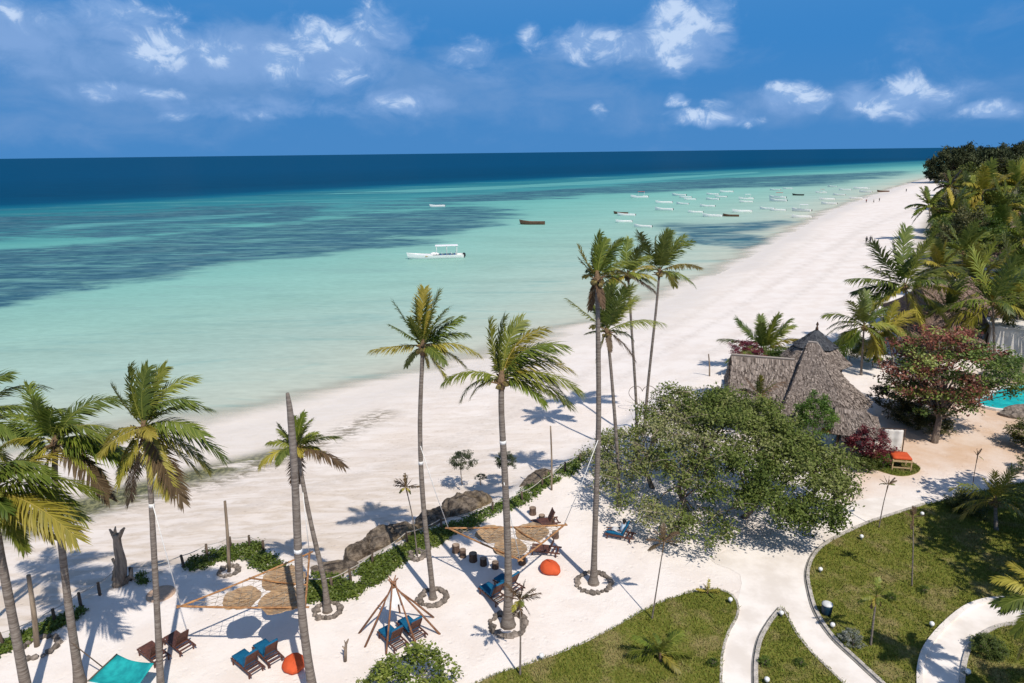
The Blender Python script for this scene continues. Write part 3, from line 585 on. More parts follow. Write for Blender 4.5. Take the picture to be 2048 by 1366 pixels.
def palm(label, base, via, crown, fronds, r=0.19, flare=2.0, extra=5, seed=1, bands=(), wind=1.0, headless=False, Lx=2.6, ringr=0, ringlab=None, name='palm_tree', boots=True, nl=60, coco=True, fs=1.0):
    """base: ground pixel; via: trunk pixels; crown: pixel; fronds: (image angle, length px, sag, colour[, depth])"""
    rs = np.random.RandomState(seed)
    r = r * 0.80
    B = base if isinstance(base, Vector) else gb(*base)
    depth = B.y
    pts = [B] + [rp(x, y, depth) for x, y in via] + [crown if isinstance(crown, Vector) else rp(*crown, depth)]
    T_ = thing(name, label, 'palm tree', B, 0, None)
    loc = [p - B for p in pts]; loc[0] = Vector((0, 0, -0.15)); top = loc[-1]
    n = max(10, int(top.length * 2.2)); cv = cr_curve(loc, n); hh = top.length
    rads = []
    for i in range(n + 1):
        s = i / n; rr = r * (1 - 0.38 * s) * (1 + 0.02 * math.sin(i * 2.4) + 0.02 * math.sin(i * 5.3 + seed)); rr *= (1 - .45 * max(0, s - .8) / .2) if headless else 1; rr *= 1 + (flare - 1) * math.exp(-s * hh / 0.75); rads.append(rr)
    MB().tube(cv, rads, 9).build('trunk', M_TRUNK, T_, True)
    for s in bands:
        i = int(s * n); a, c = cv[i], cv[min(i + 1, n)]; d = (c - a).normalized(); k = rads[i] * 1.04
        MB().tube([a, a + d * 0.16], k, 10).build('trunk_band', M_BAND, T_, True)
    ctr = top
    if not headless:
        dist = (B + top - Vector((0, 0, CAM_H))).dot(Vector(AF)); pxm = FPX / dist
        mb = MB()
        tdir = (cv[-1] - cv[-2]).normalized()
        mb.tube([ctr - tdir * 0.5, ctr - tdir * 0.1, ctr + tdir * 0.35], [r * .78, r * 1.15, r * 0.5], 8)
        if boots:
            for k in range(9):
                a = k * 2.4 + seed; dd = Vector((math.cos(a), math.sin(a), rs.uniform(-0.1, 0.9))).normalized(); p0 = ctr - tdir * rs.uniform(0, .3)
                mb.tube([p0, p0 + dd * rs.uniform(.3, .6)], [0.07, 0.03], 4)
        mb.build('crown_shaft', M_BOOT, T_, False)
        if coco:
            for k in range(4 + seed % 4):
                a = k * 1.7 + seed; bm_ = rock_cache('coconut'); link('coconut', bm_, T_, M_COCO, ctr + Vector((math.cos(a) * r * 1.5, math.sin(a) * r * 1.5, -0.18 - 0.12 * (k % 2))), (k, a, 0), (1, 1, 1.2))
        lst = list(fronds)
        for k in range(extra):
            lst.append((rs.uniform(-20, 170), rs.uniform(0.6, 0.85) * (np.mean([f[1] for f in fronds]) if fronds else 90), rs.uniform(30, 90), 'gdy'[rs.randint(3)], rs.choice([-1, 1]) * rs.uniform(0.9, 2.0)))
        for f in lst:
            an, lp, sg, c = f[:4]; dep = f[4] if len(f) > 4 else rs.uniform(-0.45, 0.45)
            a = math.radians(an); d0 = Vector((math.cos(a), dep, math.sin(a))); Lm = lp / pxm * (1 + 0.0018 * abs(sg)) * 0.92 * fs
            d0n = d0.normalized(); w = (WIND[0] * wind * max(0.0, d0n.z) * (0.5 + sg / 90), WIND[1] * wind, 0)
            me = frond_mesh(ctr + d0n * 0.08, d0n, Lm, max(0, sg), w, rs, nl=nl, lw=max(1.0, dist / 42))
            link('frond' if c != 'b' else 'dry_frond', me, T_, FM[c])
    if ringr: stone_ring((B.x, B.y, 0), ringr, ringlab, seed=seed)
    return T_
_rc = {}
def rock_cache(k):
    if k not in _rc: _rc[k] = rock_mesh('coconut', (0.12, 0.12, 0.14), 3, 1, 0.06)
    return _rc[k]
palm('coconut palm with long windblown fronds, cut by the left edge of the photo', Vector(gp(60, 1415)), [(24, 1230), (-2, 1090)], (-18, 985),
     [(60, 150, 80, 'g'), (50, 160, 60, 'y'), (35, 185, 70, 'g'), (12, 200, 55, 'y'), (-5, 150, 60, 'g'), (-30, 125, 40, 'y'), (-45, 110, 60, 'g'), (-70, 120, 20, 'y'), (85, 130, 40, 'g'), (110, 120, 50, 'd'), (150, 130, 60, 'g'), (200, 120, 50, 'y'), (-80, 130, 30, 'g'), (5, 150, 80, 'y'), (25, 130, 90, 'g'), (70, 140, 90, 'd')], 0.24, 1.5, 8, 11, fs=1.16)
palm('coconut palm whose dark frond tips reach in from the left edge', Vector(gp(-110, 1330)), [(-120, 1100)], (-75, 860),
     [(75, 130, 50, 'd'), (60, 150, 60, 'd'), (45, 150, 60, 'd'), (30, 150, 60, 'd'), (15, 130, 50, 'g'), (0, 120, 60, 'g'), (90, 120, 40, 'd'), (120, 120, 40, 'g'), (150, 120, 50, 'g'), (180, 120, 50, 'g'), (-30, 110, 50, 'y')], 0.2, 1.8, 5, 12, fs=1.16)
palm('leaning coconut palm with hammock rope tied to its dark trunk', (160, 1368), [(136, 1200), (118, 1040), (110, 960)], (112, 882),
     [(98, 95, 20, 'g'), (84, 110, 60, 'g'), (70, 125, 75, 'd'), (56, 130, 85, 'g'), (120, 105, 30, 'g'), (140, 95, 40, 'g'), (25, 125, 60, 'g'), (8, 145, 55, 'g'), (-5, 140, 50, 'y'), (-14, 125, 30, 'y'), (-32, 135, 35, 'b'), (-25, 110, 60, 'g'), (160, 100, 60, 'y'), (185, 95, 60, 'g'), (-150, 90, 50, 'y'), (-110, 80, 30, 'y'), (15, 120, 80, 'y'), (45, 120, 95, 'g')], 0.2, 1.9, 5, 13, fs=1.16)
palm('coconut palm with yellowing skirt, thin trunk crossing the brown loungers', (322, 1395), [(316, 1250), (307, 1080), (300, 960)], (289, 855),
     [(103, 115, 5, 'g'), (95, 108, 15, 'd'), (85, 112, 20, 'g'), (74, 120, 55, 'g'), (62, 122, 65, 'd'), (48, 118, 70, 'g'), (30, 120, 65, 'd'), (8, 140, 75, 'g'), (-18, 125, 70, 'y'), (-40, 120, 45, 'y'), (-68, 125, 25, 'y'), (-88, 95, 15, 'y'), (-122, 110, 25, 'y'), (-140, 100, 60, 'y'), (118, 90, 20, 'g'), (-62, 145, 30, 'b'), (-112, 155, 15, 'b'), (165, 70, 80, 'y')], 0.17, 1.8, 4, 14, bands=(0.66,), fs=1.16)
palm('short leaning palm behind the bare trunk, stones at its foot', (655, 1222), [(648, 1160), (625, 1060), (605, 960)], (596, 895),
     [(104, 62, 5, 'g'), (88, 72, 5, 'g'), (72, 78, 12, 'g'), (122, 66, 10, 'd'), (138, 55, 30, 'g'), (50, 72, 25, 'g'), (32, 88, 35, 'g'), (5, 108, 40, 'b'), (172, 80, 65, 'y'), (150, 60, 50, 'g'), (-105, 105, 15, 'b'), (15, 55, 70, 'y'), (-160, 60, 60, 'y')], 0.17, 2.3, 3, 15, ringr=0.62, ringlab='broken stone ring round the short leaning palm')
palm('bare grey palm trunk without a crown, white band halfway up', Vector(gp(634, 1425)), [(612, 1290), (600, 1170), (590, 960), (582, 840)], (575, 786), [], 0.225, 1.6, 0, 16, headless=True, bands=(0.48,), name='bare_palm_trunk')
palm('tall coconut palm with spread fan of fronds behind the tepee', (866, 1196), [(862, 1150), (846, 1000), (840, 850)], (846, 690),
     [(91, 116, 3, 'y'), (100, 98, 5, 'g'), (84, 105, 5, 'g'), (76, 116, 8, 'g'), (64, 112, 15, 'g'), (123, 108, 2, 'd'), (136, 85, 12, 'd'), (40, 98, 12, 'g'), (28, 95, 40, 'd'), (10, 115, 50, 'y'), (-12, 98, 50, 'y'), (176, 104, 14, 'y'), (-58, 98, 10, 'y'), (-138, 66, 35, 'd'), (-80, 48, 10, 'y'), (110, 70, 10, 'g'), (55, 80, 25, 'g')], 0.19, 2.4, 3, 17, bands=(0.64,), wind=0.4, ringr=0.68, ringlab='stone ring round the palm behind the tepee')
palm('tall coconut palm with windswept crown beside the blue loungers', (1016, 1250), [(1016, 1120), (1010, 960), (1003, 830)], (1003, 757),
     [(108, 124, 2, 'g'), (97, 128, 12, 'g'), (86, 128, 30, 'g'), (76, 138, 55, 'y'), (66, 150, 70, 'g'), (58, 150, 80, 'd'), (48, 130, 70, 'g'), (38, 148, 75, 'y'), (26, 160, 75, 'g'), (12, 128, 65, 'g'), (4, 150, 55, 'g'), (-8, 158, 45, 'd'), (152, 118, 65, 'g'), (168, 92, 95, 'd'), (-176, 75, 80, 'y'), (32, 110, 90, 'g'), (0, 100, 60, 'g')], 0.235, 2.5, 2, 18, bands=(0.66,), ringr=0.84, ringlab='dark stone ring round the foot of the windswept palm')
palm('tallest coconut palm, pale trunk rising left of the big green tree', (1187, 1166), [(1190, 1060), (1197, 850), (1196, 660)], (1194, 556),
     [(94, 92, 2, 'd'), (86, 80, 5, 'g'), (74, 92, 20, 'g'), (60, 100, 6, 'd'), (46, 92, 55, 'g'), (126, 78, 4, 'y'), (134, 55, 15, 'y'), (32, 85, 75, 'y'), (12, 72, 70, 'y'), (-78, 60, 10, 'b'), (-100, 70, 10, 'b'), (110, 60, 10, 'g')], 0.2, 2.6, 2, 19, ringr=0.9, ringlab='stone ring round the foot of the tallest palm')
palm('palm with dark crown just below and right of the tallest crown', (1238, 1012), [(1234, 900), (1222, 740)], (1214, 662),
     [(102, 92, 4, 'g'), (94, 108, 3, 'd'), (86, 116, 5, 'g'), (78, 112, 8, 'd'), (68, 105, 18, 'g'), (56, 90, 22, 'g'), (140, 104, 6, 'g'), (32, 112, 45, 'g'), (4, 62, 60, 'g'), (-32, 80, 40, 'b'), (-115, 62, 60, 'y'), (-80, 40, 10, 'b'), (120, 60, 5, 'g'), (178, 45, 30, 'd')], 0.16, 1.8, 1, 20, wind=0.3)
palm('thin palm with yellowish crown between two taller neighbours', (1274, 905), [(1272, 800), (1262, 640)], (1256, 550),
     [(98, 75, 15, 'g'), (82, 78, 20, 'd'), (62, 62, 45, 'g'), (128, 65, 50, 'd'), (168, 72, 45, 'y'), (190, 62, 50, 'y'), (16, 56, 60, 'y'), (-4, 62, 45, 'g'), (-22, 66, 25, 'b'), (44, 55, 50, 'y'), (142, 60, 60, 'y'), (-168, 60, 30, 'd')], 0.15, 1.6, 2, 21, bands=(0.3,))
palm('palm with dark upright fronds, right end of the tall palm group', (1288, 868), [(1296, 770), (1312, 620)], (1319, 543),
     [(93, 88, 2, 'd'), (82, 88, 6, 'd'), (70, 88, 18, 'g'), (58, 96, 28, 'd'), (122, 96, 45, 'd'), (138, 80, 50, 'g'), (24, 96, 45, 'y'), (2, 85, 60, 'g'), (-8, 45, 30, 'g'), (152, 62, 60, 'd'), (108, 70, 10, 'd')], 0.16, 1.6, 1, 22, bands=(0.24,))

# ------------------------------------------------------------------ leafy crowns
def leaf_cloud(C, per, rad, size, rs, tints, up=0.5, aspect=0.5, flat=1.0, droop=0.0):
    """C (n,3) clump centres -> quads of single leaves spread round them"""
    n = len(C); k = n * per
    c = np.repeat(C, per, 0) + rs.normal(0, 1, (k, 3)) * (np.repeat(rad, per)[:, None] if isinstance(rad, np.ndarray) else rad) * [1, 1, flat]
    nr = rs.normal(0, 1, (k, 3)); nr[:, 2] = np.abs(nr[:, 2]) + up; nr /= np.linalg.norm(nr, axis=1)[:, None]
    a = np.cross(nr, rs.normal(0, 1, (k, 3))); a /= np.linalg.norm(a, axis=1)[:, None]; a[:, 2] -= droop; bb = np.cross(nr, a)
    s = size * rs.uniform(0.65, 1.35, k)[:, None]
    V = np.stack([c - a * s, c + bb * s * aspect + a * s * .05, c + a * s - [0, 0, 0.25] * s, c - bb * s * aspect + a * s * .05], 1).reshape(-1, 3)
    tn = np.clip(np.repeat(tints, per) + rs.normal(0, 0.14, k), 0, 1)
    return V, np.arange(4 * k).reshape(-1, 4), np.repeat(tn, 4)
def join_np(L):
    V = []; F = []; T = []; n = 0
    for v, f, t in L: V.append(v); F.append(f + n); T.append(t); n += len(v)
    return np.vstack(V), np.vstack(F), np.concatenate(T)
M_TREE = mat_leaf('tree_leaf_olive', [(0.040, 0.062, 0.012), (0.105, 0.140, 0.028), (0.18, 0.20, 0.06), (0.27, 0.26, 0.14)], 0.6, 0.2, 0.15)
M_BARK = mat_simple('grey_bark', (0.24, 0.19, 0.15), (0.12, 0.09, 0.07), 5, 0.95, 0.15, 0.5, (1, 1, 0.3))
M_BARKP = mat_simple('pale_twig_bark', (0.36, 0.30, 0.24), (0.22, 0.17, 0.13), 5, 0.95, 0.15, 0.3, (1, 1, 0.3))
# the big spreading tree
rs = np.random.RandomState(5)
TC = Vector((14.0, 41.3, 0))
BT = thing('spreading_tree', 'big spreading olive green tree shading the sand terrace', 'tree', TC)
RX, RY, RZ = 8.2, 8.2, 6.2
lobes = []
for k in range(900):
    if len(lobes) >= 64: break
    a = rs.uniform(0, 6.283); q = math.sqrt(rs.uniform(0, 1)); x, y = q * math.cos(a), q * math.sin(a)
    if x > .70: continue
    if y * RY > 4.4 - 1.35 * max(0, x * RX - 0.6): continue
    if any(math.hypot(x * RX * 1.06 - l[0], y * RY - l[1]) < 1.42 for l in lobes): continue
    left = max(0, min(1, (-x - .12) / .75)); h = 1.15 + (RZ - 1.9) * math.sqrt(max(0, 1 - q * q)) * rs.uniform(.82, 1.12) * (1 - .22 * left) * (1 - .34 * max(0, min(1, (x - .25) / .45))); r = rs.uniform(1.1, 1.75) * (1 - .12 * left)
    lobes.append((x * RX * 1.0 - .1 * left, y * RY, h, r, left, rs.uniform(-.2, .2)))
cl = []; clt = []; leftness = []
for (x, y, h, r, left, tv) in lobes:
    for k in range(int(41 * (1 - .5 * left) * (r / 1.4) ** 2)):
        u = rs.normal(0, 1, 3); u[2] = abs(u[2]) * 1.0 - .35; u /= np.linalg.norm(u); p = np.array([x, y, h]) + u * r * rs.uniform(.55, 1.08) * np.array([1, 1, .72])
        if mnoise.noise(Vector(p) * .9) < -.33: continue
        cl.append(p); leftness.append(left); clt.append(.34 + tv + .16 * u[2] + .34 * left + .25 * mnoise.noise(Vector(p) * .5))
cl = np.array(cl); clt = np.array(clt); leftness = np.array(leftness)
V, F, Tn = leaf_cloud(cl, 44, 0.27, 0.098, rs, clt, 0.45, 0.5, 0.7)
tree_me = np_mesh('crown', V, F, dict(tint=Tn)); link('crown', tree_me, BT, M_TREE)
stems = [(-3.0, -2.5), (0.2, -3.4), (2.2, -0.6), (4.9, -1.2), (-0.5, 2.0), (5.6, -2.8), (-4.6, 0.6)]
for si, (sx, sy) in enumerate(stems):
    mb = MB(); top = Vector((sx * 1.25 + rs.uniform(-.5, .5), sy * 1.2 + rs.uniform(-.5, .5), rs.uniform(2.0, 2.9)))
    base = Vector((sx, sy, -0.1)); mid = (base + top) / 2 + Vector((rs.uniform(-.4, .4), rs.uniform(-.4, .4), 0))
    mb.tube(cr_curve([base, mid, top], 6), [0.20, .17, .15, .14, .13, .12, .11], 7); mb.build('trunk', M_BARK, BT, True)
d2 = ((cl[:, None, :2] - np.array(stems)[None] * 1.2) ** 2).sum(2)
for si, (sx, sy) in enumerate(stems):
    idx = np.where(d2.argmin(1) == si)[0]; rs.shuffle(idx)
    mb = MB(); mbp = MB()
    for j in idx[:20]:
        q = Vector(cl[j]); a = Vector((sx * 1.12, sy * 1.1, 1.0 + rs.uniform(0, 1.5))); mdl = a.lerp(q, 0.5) + Vector((rs.uniform(-.5, .5), rs.uniform(-.5, .5), rs.uniform(-.1, .6)))
        (mbp if leftness[j] > 0.25 else mb).tube(cr_curve([a, mdl, q], 6), [0.075, .062, .05, .04, .03, .022, .014], 4)
    if mb.v: mb.build('limb', M_BARK, BT, True)
    if mbp.v: mbp.build('limb', M_BARKP, BT, True)
# bare grey twigs on the seaward side
mb = MB()
for k in range(320):
    p = Vector(cl[rs.choice(np.where(cl[:, 0] < -1.5)[0])]); d = Vector((rs.uniform(-1, .4), rs.uniform(-1, .4), rs.uniform(-.3, .7))).normalized()
    q = p + d * rs.uniform(.6, 1.5); mb.tube([p - d * .4, (p + q) / 2 + Vector((0, 0, rs.uniform(-.1, .15))), q], [0.02, .014, .006], 3, False)
tag(mb.build('twigs', M_BARKP, BT), kind='stuff')
# library of crowns for the trees further off
def crown_lib(kind, seed):
    rs = np.random.RandomState(seed); cl = []
    n = {'broad': 150, 'needle': 170, 'loose': 90}[kind]
    while len(cl) < n:
        u = rs.normal(0, 1, 3); u /= np.linalg.norm(u); rr = rs.uniform(0.3, 1) ** 0.5
        e = 1 + 0.35 * mnoise.noise(Vector(u * 1.7) + Vector((seed, 0, 0))) + .2 * mnoise.noise(Vector(u * 4) + Vector((seed, 3, 0))); p = u * rr * e
        if kind != 'needle' and p[2] < -0.55: continue
        g = mnoise.noise(Vector(p) * 2.6 + Vector((0, seed, 0)))
        if g < (-0.15 if kind != 'loose' else 0.0): continue
        cl.append(p)
    cl = np.array(cl); tn = 0.42 + 0.35 * np.array([mnoise.noise(Vector(p) * 1.9 + Vector((seed, seed, 0))) for p in cl]) * 1.5
    if kind == 'needle': V, F, T = leaf_cloud(cl, 46, 0.085, 0.075, rs, tn, 0.1, 0.28, 1.2, 0.5)
    elif kind == 'loose': V, F, T = leaf_cloud(cl, 40, 0.085, 0.050, rs, tn, 0.5, 0.5, 0.7)
    else: V, F, T = leaf_cloud(cl, 44, 0.085, 0.046, rs, tn, 0.5, 0.5, 0.8)
    return np_mesh('crown', V, F, dict(tint=T))
CL = {k: [crown_lib(k, s) for s in range(1, 4)] for k in ('broad', 'needle', 'loose')}
M_BROAD = mat_leaf('leaf_mid_green', [(0.048, 0.070, 0.014), (0.120, 0.158, 0.030), (0.25, 0.265, 0.065)], objvar=0.35)
M_NEED = mat_leaf('casuarina_needles', [(0.024, 0.034, 0.015), (0.055, 0.068, 0.028), (0.12, 0.125, 0.058)], 0.7, 0.1, 0.2, 0.2)
M_BRIGHT = mat_leaf('leaf_bright_green', [(0.035, 0.070, 0.010), (0.085, 0.145, 0.018), (0.20, 0.245, 0.045)], objvar=0.2)
M_LIME = mat_leaf('leaf_lime', [(0.07, 0.10, 0.015), (0.16, 0.20, 0.03), (0.33, 0.33, 0.07)], objvar=.1)
M_BROWNG = mat_leaf('leaf_brownish', [(0.040, 0.042, 0.014), (0.10, 0.098, 0.032), (0.20, 0.165, 0.07)], objvar=0.25)
M_RED = mat_leaf('leaf_red_almond', [(0.030, 0.034, 0.012), (0.11, 0.040, 0.028), (0.21, 0.062, 0.045), (0.30, 0.11, 0.075)], 0.5, 0.22, 0.35, 0.1)
M_BURG = mat_leaf('leaf_burgundy', [(0.06, 0.010, 0.016), (0.16, 0.026, 0.038), (0.27, 0.07, 0.075)], 0.5, 0.2, 0.3, 0.1)
_tm = [0]
def tree(name, label, base, rx, rz, zc, kind, mat, cat='tree', group=None, ry=None, trunk_r=None, tm=M_BARK):
    _tm[0] += 1; i = _tm[0]; rr = random.Random(i)
    T_ = thing(name, label, cat, base, 0, group)
    tr_ = trunk_r or max(0.08, rx * 0.05); mb = MB()
    mb.tube(cr_curve([(0, 0, -0.2), (rr.uniform(-.1, .1) * rx, rr.uniform(-.1, .1) * rx, zc * .5), (0, 0, zc)], 5), [tr_ * 1.3, tr_, tr_ * .9, tr_ * .8, tr_ * .65, tr_ * .4], 6)
    for k in range(5):
        a = rr.uniform(0, 6.28); q = Vector((math.cos(a) * rx * .6, math.sin(a) * rx * .6, zc + rz * rr.uniform(-.1, .5))); s = Vector((0, 0, zc * .6))
        mb.tube([s, s.lerp(q, .5) + Vector((0, 0, .1 * rz)), q], [tr_ * .5, tr_ * .3, tr_ * .1], 4)
    mb.build('trunk', tm, T_, True)
    o = link('crown', CL[kind][i % 3], T_, mat, (0, 0, zc), (0, 0, rr.uniform(0, 6.28)), (rx, ry or rx * rr.uniform(.85, 1.1), rz))
    if CL[kind][i % 3].materials[0] != mat:
        o.material_slots[0].link = 'OBJECT'; o.material_slots[0].material = mat
    return T_
def tree_px(name, label, bx, by, topy, wpx, kind, mat, group=None, asp=1.0, cat='tree', low=0.12):
    B = gb(bx, by); top = rp(bx, topy, B.y); dist = (B - Vector((0, 0, CAM_H))).dot(Vector(AF)); pxm = FPX / dist
    h = top.z - B.z; rx = wpx / 2 / pxm; rz = h * (1 - low) / 2; zc = h - rz
    return tree(name, label, B, rx, rz * 1.0, zc, kind, mat, cat, group)
G = 'trees of the grove along the beach'
OR = ['first', 'second', 'third', 'fourth', 'fifth', 'sixth', 'seventh', 'eighth', 'ninth', 'tenth', 'eleventh', 'twelfth']
for i, (bx, by, ty, w) in enumerate(((1872, 366, 330, 50), (1900, 366, 296, 90), (1938, 364, 291, 84), (1975, 362, 293, 84), (2012, 360, 290, 80), (2046, 358, 284, 70))):
    tree_px('casuarina_tree', OR[i] + ' dark casuarina from the left on the headland skyline', bx, by, ty, w, 'needle', M_NEED, G)
for i, (bx, by, ty, w, mt) in enumerate(((1905, 392, 338, 70, M_BROWNG), (1950, 400, 326, 90, M_BROAD), (1990, 400, 318, 80, M_BROWNG), (2035, 402, 308, 90, M_BROAD), (2075, 410, 310, 90, M_BROAD))):
    tree_px('broadleaf_tree', OR[i] + ' bushy tree from the left in the row before the casuarinas', bx, by, ty, w, 'broad', mt, G)
for i, (bx, by, ty, w, mt) in enumerate(((1900, 465, 382, 80, M_BROWNG), (1935, 450, 372, 80, M_BROAD), (1985, 470, 392, 90, M_BROAD), (2030, 470, 375, 80, M_BROAD))):
    tree_px('broadleaf_tree', OR[i] + ' dense tree from the left in the grove behind the feather crowned palms', bx, by, ty, w, 'broad', mt, G)
for i, (bx, by, ty, w, mt) in enumerate(((1885, 520, 428, 76, M_BROAD), (1925, 535, 412, 96, M_BROWNG), (1965, 545, 440, 110, M_BRIGHT), (2015, 560, 462, 96, M_BROAD), (2060, 580, 440, 110, M_BROAD))):
    tree_px('broadleaf_tree', OR[i] + ' tree from the left in the row above the far thatched roof', bx, by, ty, w, 'broad', mt, G)
for i, (bx, by, ty, w, mt) in enumerate(((1790, 655, 610, 60, M_BRIGHT), (1905, 640, 548, 80, M_BROAD), (2045, 655, 560, 100, M_BROAD))):
    tree_px('broadleaf_tree', OR[i] + ' bushy tree from the left around the grey thatched roof', bx, by, ty, w, 'broad', mt, G)
# shade trees standing just right of the frame
tree('mango_tree', 'dense shade tree standing past the right edge beside the largest lawn', Vector((31.8, 27.5, 0)), 5.2, 3.6, 8.0, 'broad', M_BROAD, group='shade trees right of the lawn')
tree('mango_tree', 'second dense shade tree past the right edge behind the first', Vector((35, 33.5, 0)), 5.0, 3.3, 7.0, 'broad', M_BROAD, group='shade trees right of the lawn')

def bgpalm(label, bx, by, cx, cy, L, n, seed, pal='ggdy', r=0.15, wind=0.5, lo=-35, nl=42, via=(), extra=2, flare=1.5, sagm=1.0):
    rs = random.Random(seed); fr = []
    for k in range(n):
        a = lo + (180 - 2 * lo) * (k + rs.uniform(.2, .8)) / n
        up = math.sin(math.radians(a)); fr.append((a, L * rs.uniform(.85, 1.12), (12 + 55 * (1 - max(0, up))) * sagm * rs.uniform(.7, 1.3), 'y' if (up < 0 and rs.random() < .6) else pal[rs.randrange(len(pal))]))
    return palm(label, (bx, by), list(via), (cx, cy), fr, r, flare, extra, seed, wind=wind, nl=nl)
palm('large palm with wide dark crown over the sand, right of the beach walkers', (1820, 715), [(1816, 640)], (1810, 572),
     [(95, 118, 3, 'd'), (84, 118, 5, 'g'), (72, 105, 15, 'g'), (108, 90, 8, 'd'), (135, 118, 8, 'd'), (148, 90, 20, 'd'), (162, 118, 22, 'd'), (176, 92, 30, 'd'), (52, 100, 45, 'd'), (30, 105, 45, 'g'), (4, 122, 25, 'y'), (-22, 100, 45, 'g'), (-48, 115, 20, 'y'), (-66, 98, 15, 'y'), (-150, 105, 15, 'y'), (-158, 92, 25, 'y'), (-170, 80, 40, 'd')], 0.17, 1.6, 3, 31, nl=56, fs=1.06)
bgpalm('palm with long arching fronds above the red leaved tree', 1990, 715, 1985, 605, 112, 16, 32, 'ggdd', 0.18, 0.6, nl=28)
bgpalm('low dark palm at the sand edge beside the pointed hut', 1722, 750, 1728, 652, 78, 17, 33, 'dddg', 0.14, 0.3, -50, sagm=1.5)
palm('short palm standing up behind the main thatched roof', (1535, 745), [], (1528, 700), [(95, 72, 3, 'd'), (84, 75, 4, 'g'), (74, 78, 10, 'g'), (62, 80, 20, 'g'), (52, 78, 30, 'g'), (40, 70, 40, 'y'), (112, 62, 5, 'd'), (130, 85, 10, 'd'), (155, 90, 30, 'd'), (170, 85, 40, 'd'), (20, 60, 50, 'y'), (104, 60, 5, 'g'), (-170, 70, 35, 'd')], 0.16, 1.5, 2, 34, wind=.3)
bgpalm('small far palm standing apart at the beach edge of the grove', 1862, 480, 1858, 412, 40, 14, 35, 'ddgg', 0.2, 0.3, -45, 34)
bgpalm('far palm with golden drooping fronds in the upper grove', 1968, 470, 1965, 385, 58, 14, 36, 'gyyg', 0.2, 0.5, -45, 38)
bgpalm('dark far palm beside the golden one near the right edge', 2012, 500, 2012, 415, 62, 14, 37, 'ddgg', 0.2, 0.5, -45, 38)
bgpalm('palm with yellow green crown left of the dense grove', 1882, 640, 1880, 535, 62, 15, 38, 'gyyg', 0.17, 0.5, -40, 40)
bgpalm('palm half hidden in the grove above the grey thatch', 1925, 600, 1925, 505, 60, 13, 39, 'gggd', 0.17, 0.5, -30, 38)
bgpalm('palm with feathery crown at the right edge of the grove', 2050, 590, 2046, 480, 70, 14, 40, 'ggdd', 0.17, 0.5, -40, 38)
bgpalm('yellow green palm leaning over the white wall right of the pointed hut', 1790, 740, 1775, 660, 62, 12, 41, 'yyyg', 0.13, 0.5, -45, 38)
bgpalm('palm crown at the right edge above the white building', 2055, 700, 2050, 600, 80, 13, 42, 'gdgy', 0.17, 0.5, -40, 40)
bgpalm('small far palm at the edge of the headland sand', 1900, 420, 1902, 372, 34, 12, 43, 'dgby', 0.2, 0.4, -45, 30)
for i_, (bx, by, cx, cy, L_, pal) in enumerate(((1905, 480, 1905, 425, 48, 'ggyd'), (1945, 520, 1946, 452, 56, 'gygd'), (2000, 535, 1996, 468, 60, 'ggdy'), (1960, 640, 1955, 560, 74, 'gyyg'), (2035, 640, 2030, 545, 80, 'ggdd'), (1900, 700, 1895, 622, 70, 'gygd'), (1940, 430, 1940, 385, 40, 'ggdd'), (2035, 430, 2035, 372, 50, 'ygdg'))):
    bgpalm(['palm at the beach side of the grove above the small far palm', 'palm with golden tips in the middle of the grove', 'dense palm right of the grove middle, below the golden far palm', 'yellow green palm above the long thatched house', 'large dark palm at the right edge above the red tree', 'palm in front of the long thatched house', 'tiny far palm below the casuarinas', 'far palm at the right edge below the casuarinas'][i_], bx, by, cx, cy, L_, 16, 70 + i_, pal, 0.18, 0.5, -45, 40)
yp = rp(1520, 792, 47.0)
palm('young palm sprouting in front of the main thatched roof', Vector((yp.x, 47.0, 0)), [], yp, [(96, 45, 2, 'y'), (70, 48, 6, 'y'), (42, 62, 40, 'b'), (128, 50, 10, 'b'), (110, 40, 5, 'g'), (56, 40, 10, 'g'), (150, 40, 30, 'b')], 0.12, 1.5, 2, 44, wind=.2, nl=22, coco=False)
bgpalm('young palm on the path edge of the largest lawn, pale short trunk', 1993, 1062, 1990, 1000, 78, 13, 45, 'ggyy', 0.14, 0.3, -15, 26, sagm=1.2)
palm('palm with golden leaf stem cut by the lower right edge', Vector((19.9, 21.4, 0)), [], Vector((19.9, 22.0, 5.6)), [(98, 75, 20, 'g'), (120, 85, 40, 'y'), (140, 92, 50, 'y'), (160, 95, 50, 'g'), (-178, 90, 40, 'g'), (-160, 80, 40, 'g'), (80, 80, 20, 'y'), (60, 80, 40, 'g'), (30, 80, 50, 'g'), (0, 80, 50, 'y'), (-97, 150, 2, 'y'), (-135, 90, 20, 'g')], 0.12, 1.5, 2, 46, wind=.1)
palm('palm standing past the lower right corner, shading the curved path', Vector((22.5, 19.0, 0)), [], Vector((22.3, 19.4, 6.4)), [(a, 130, 45, 'g') for a in range(-20, 210, 23)], 0.16, 1.5, 5, 47, wind=.2)

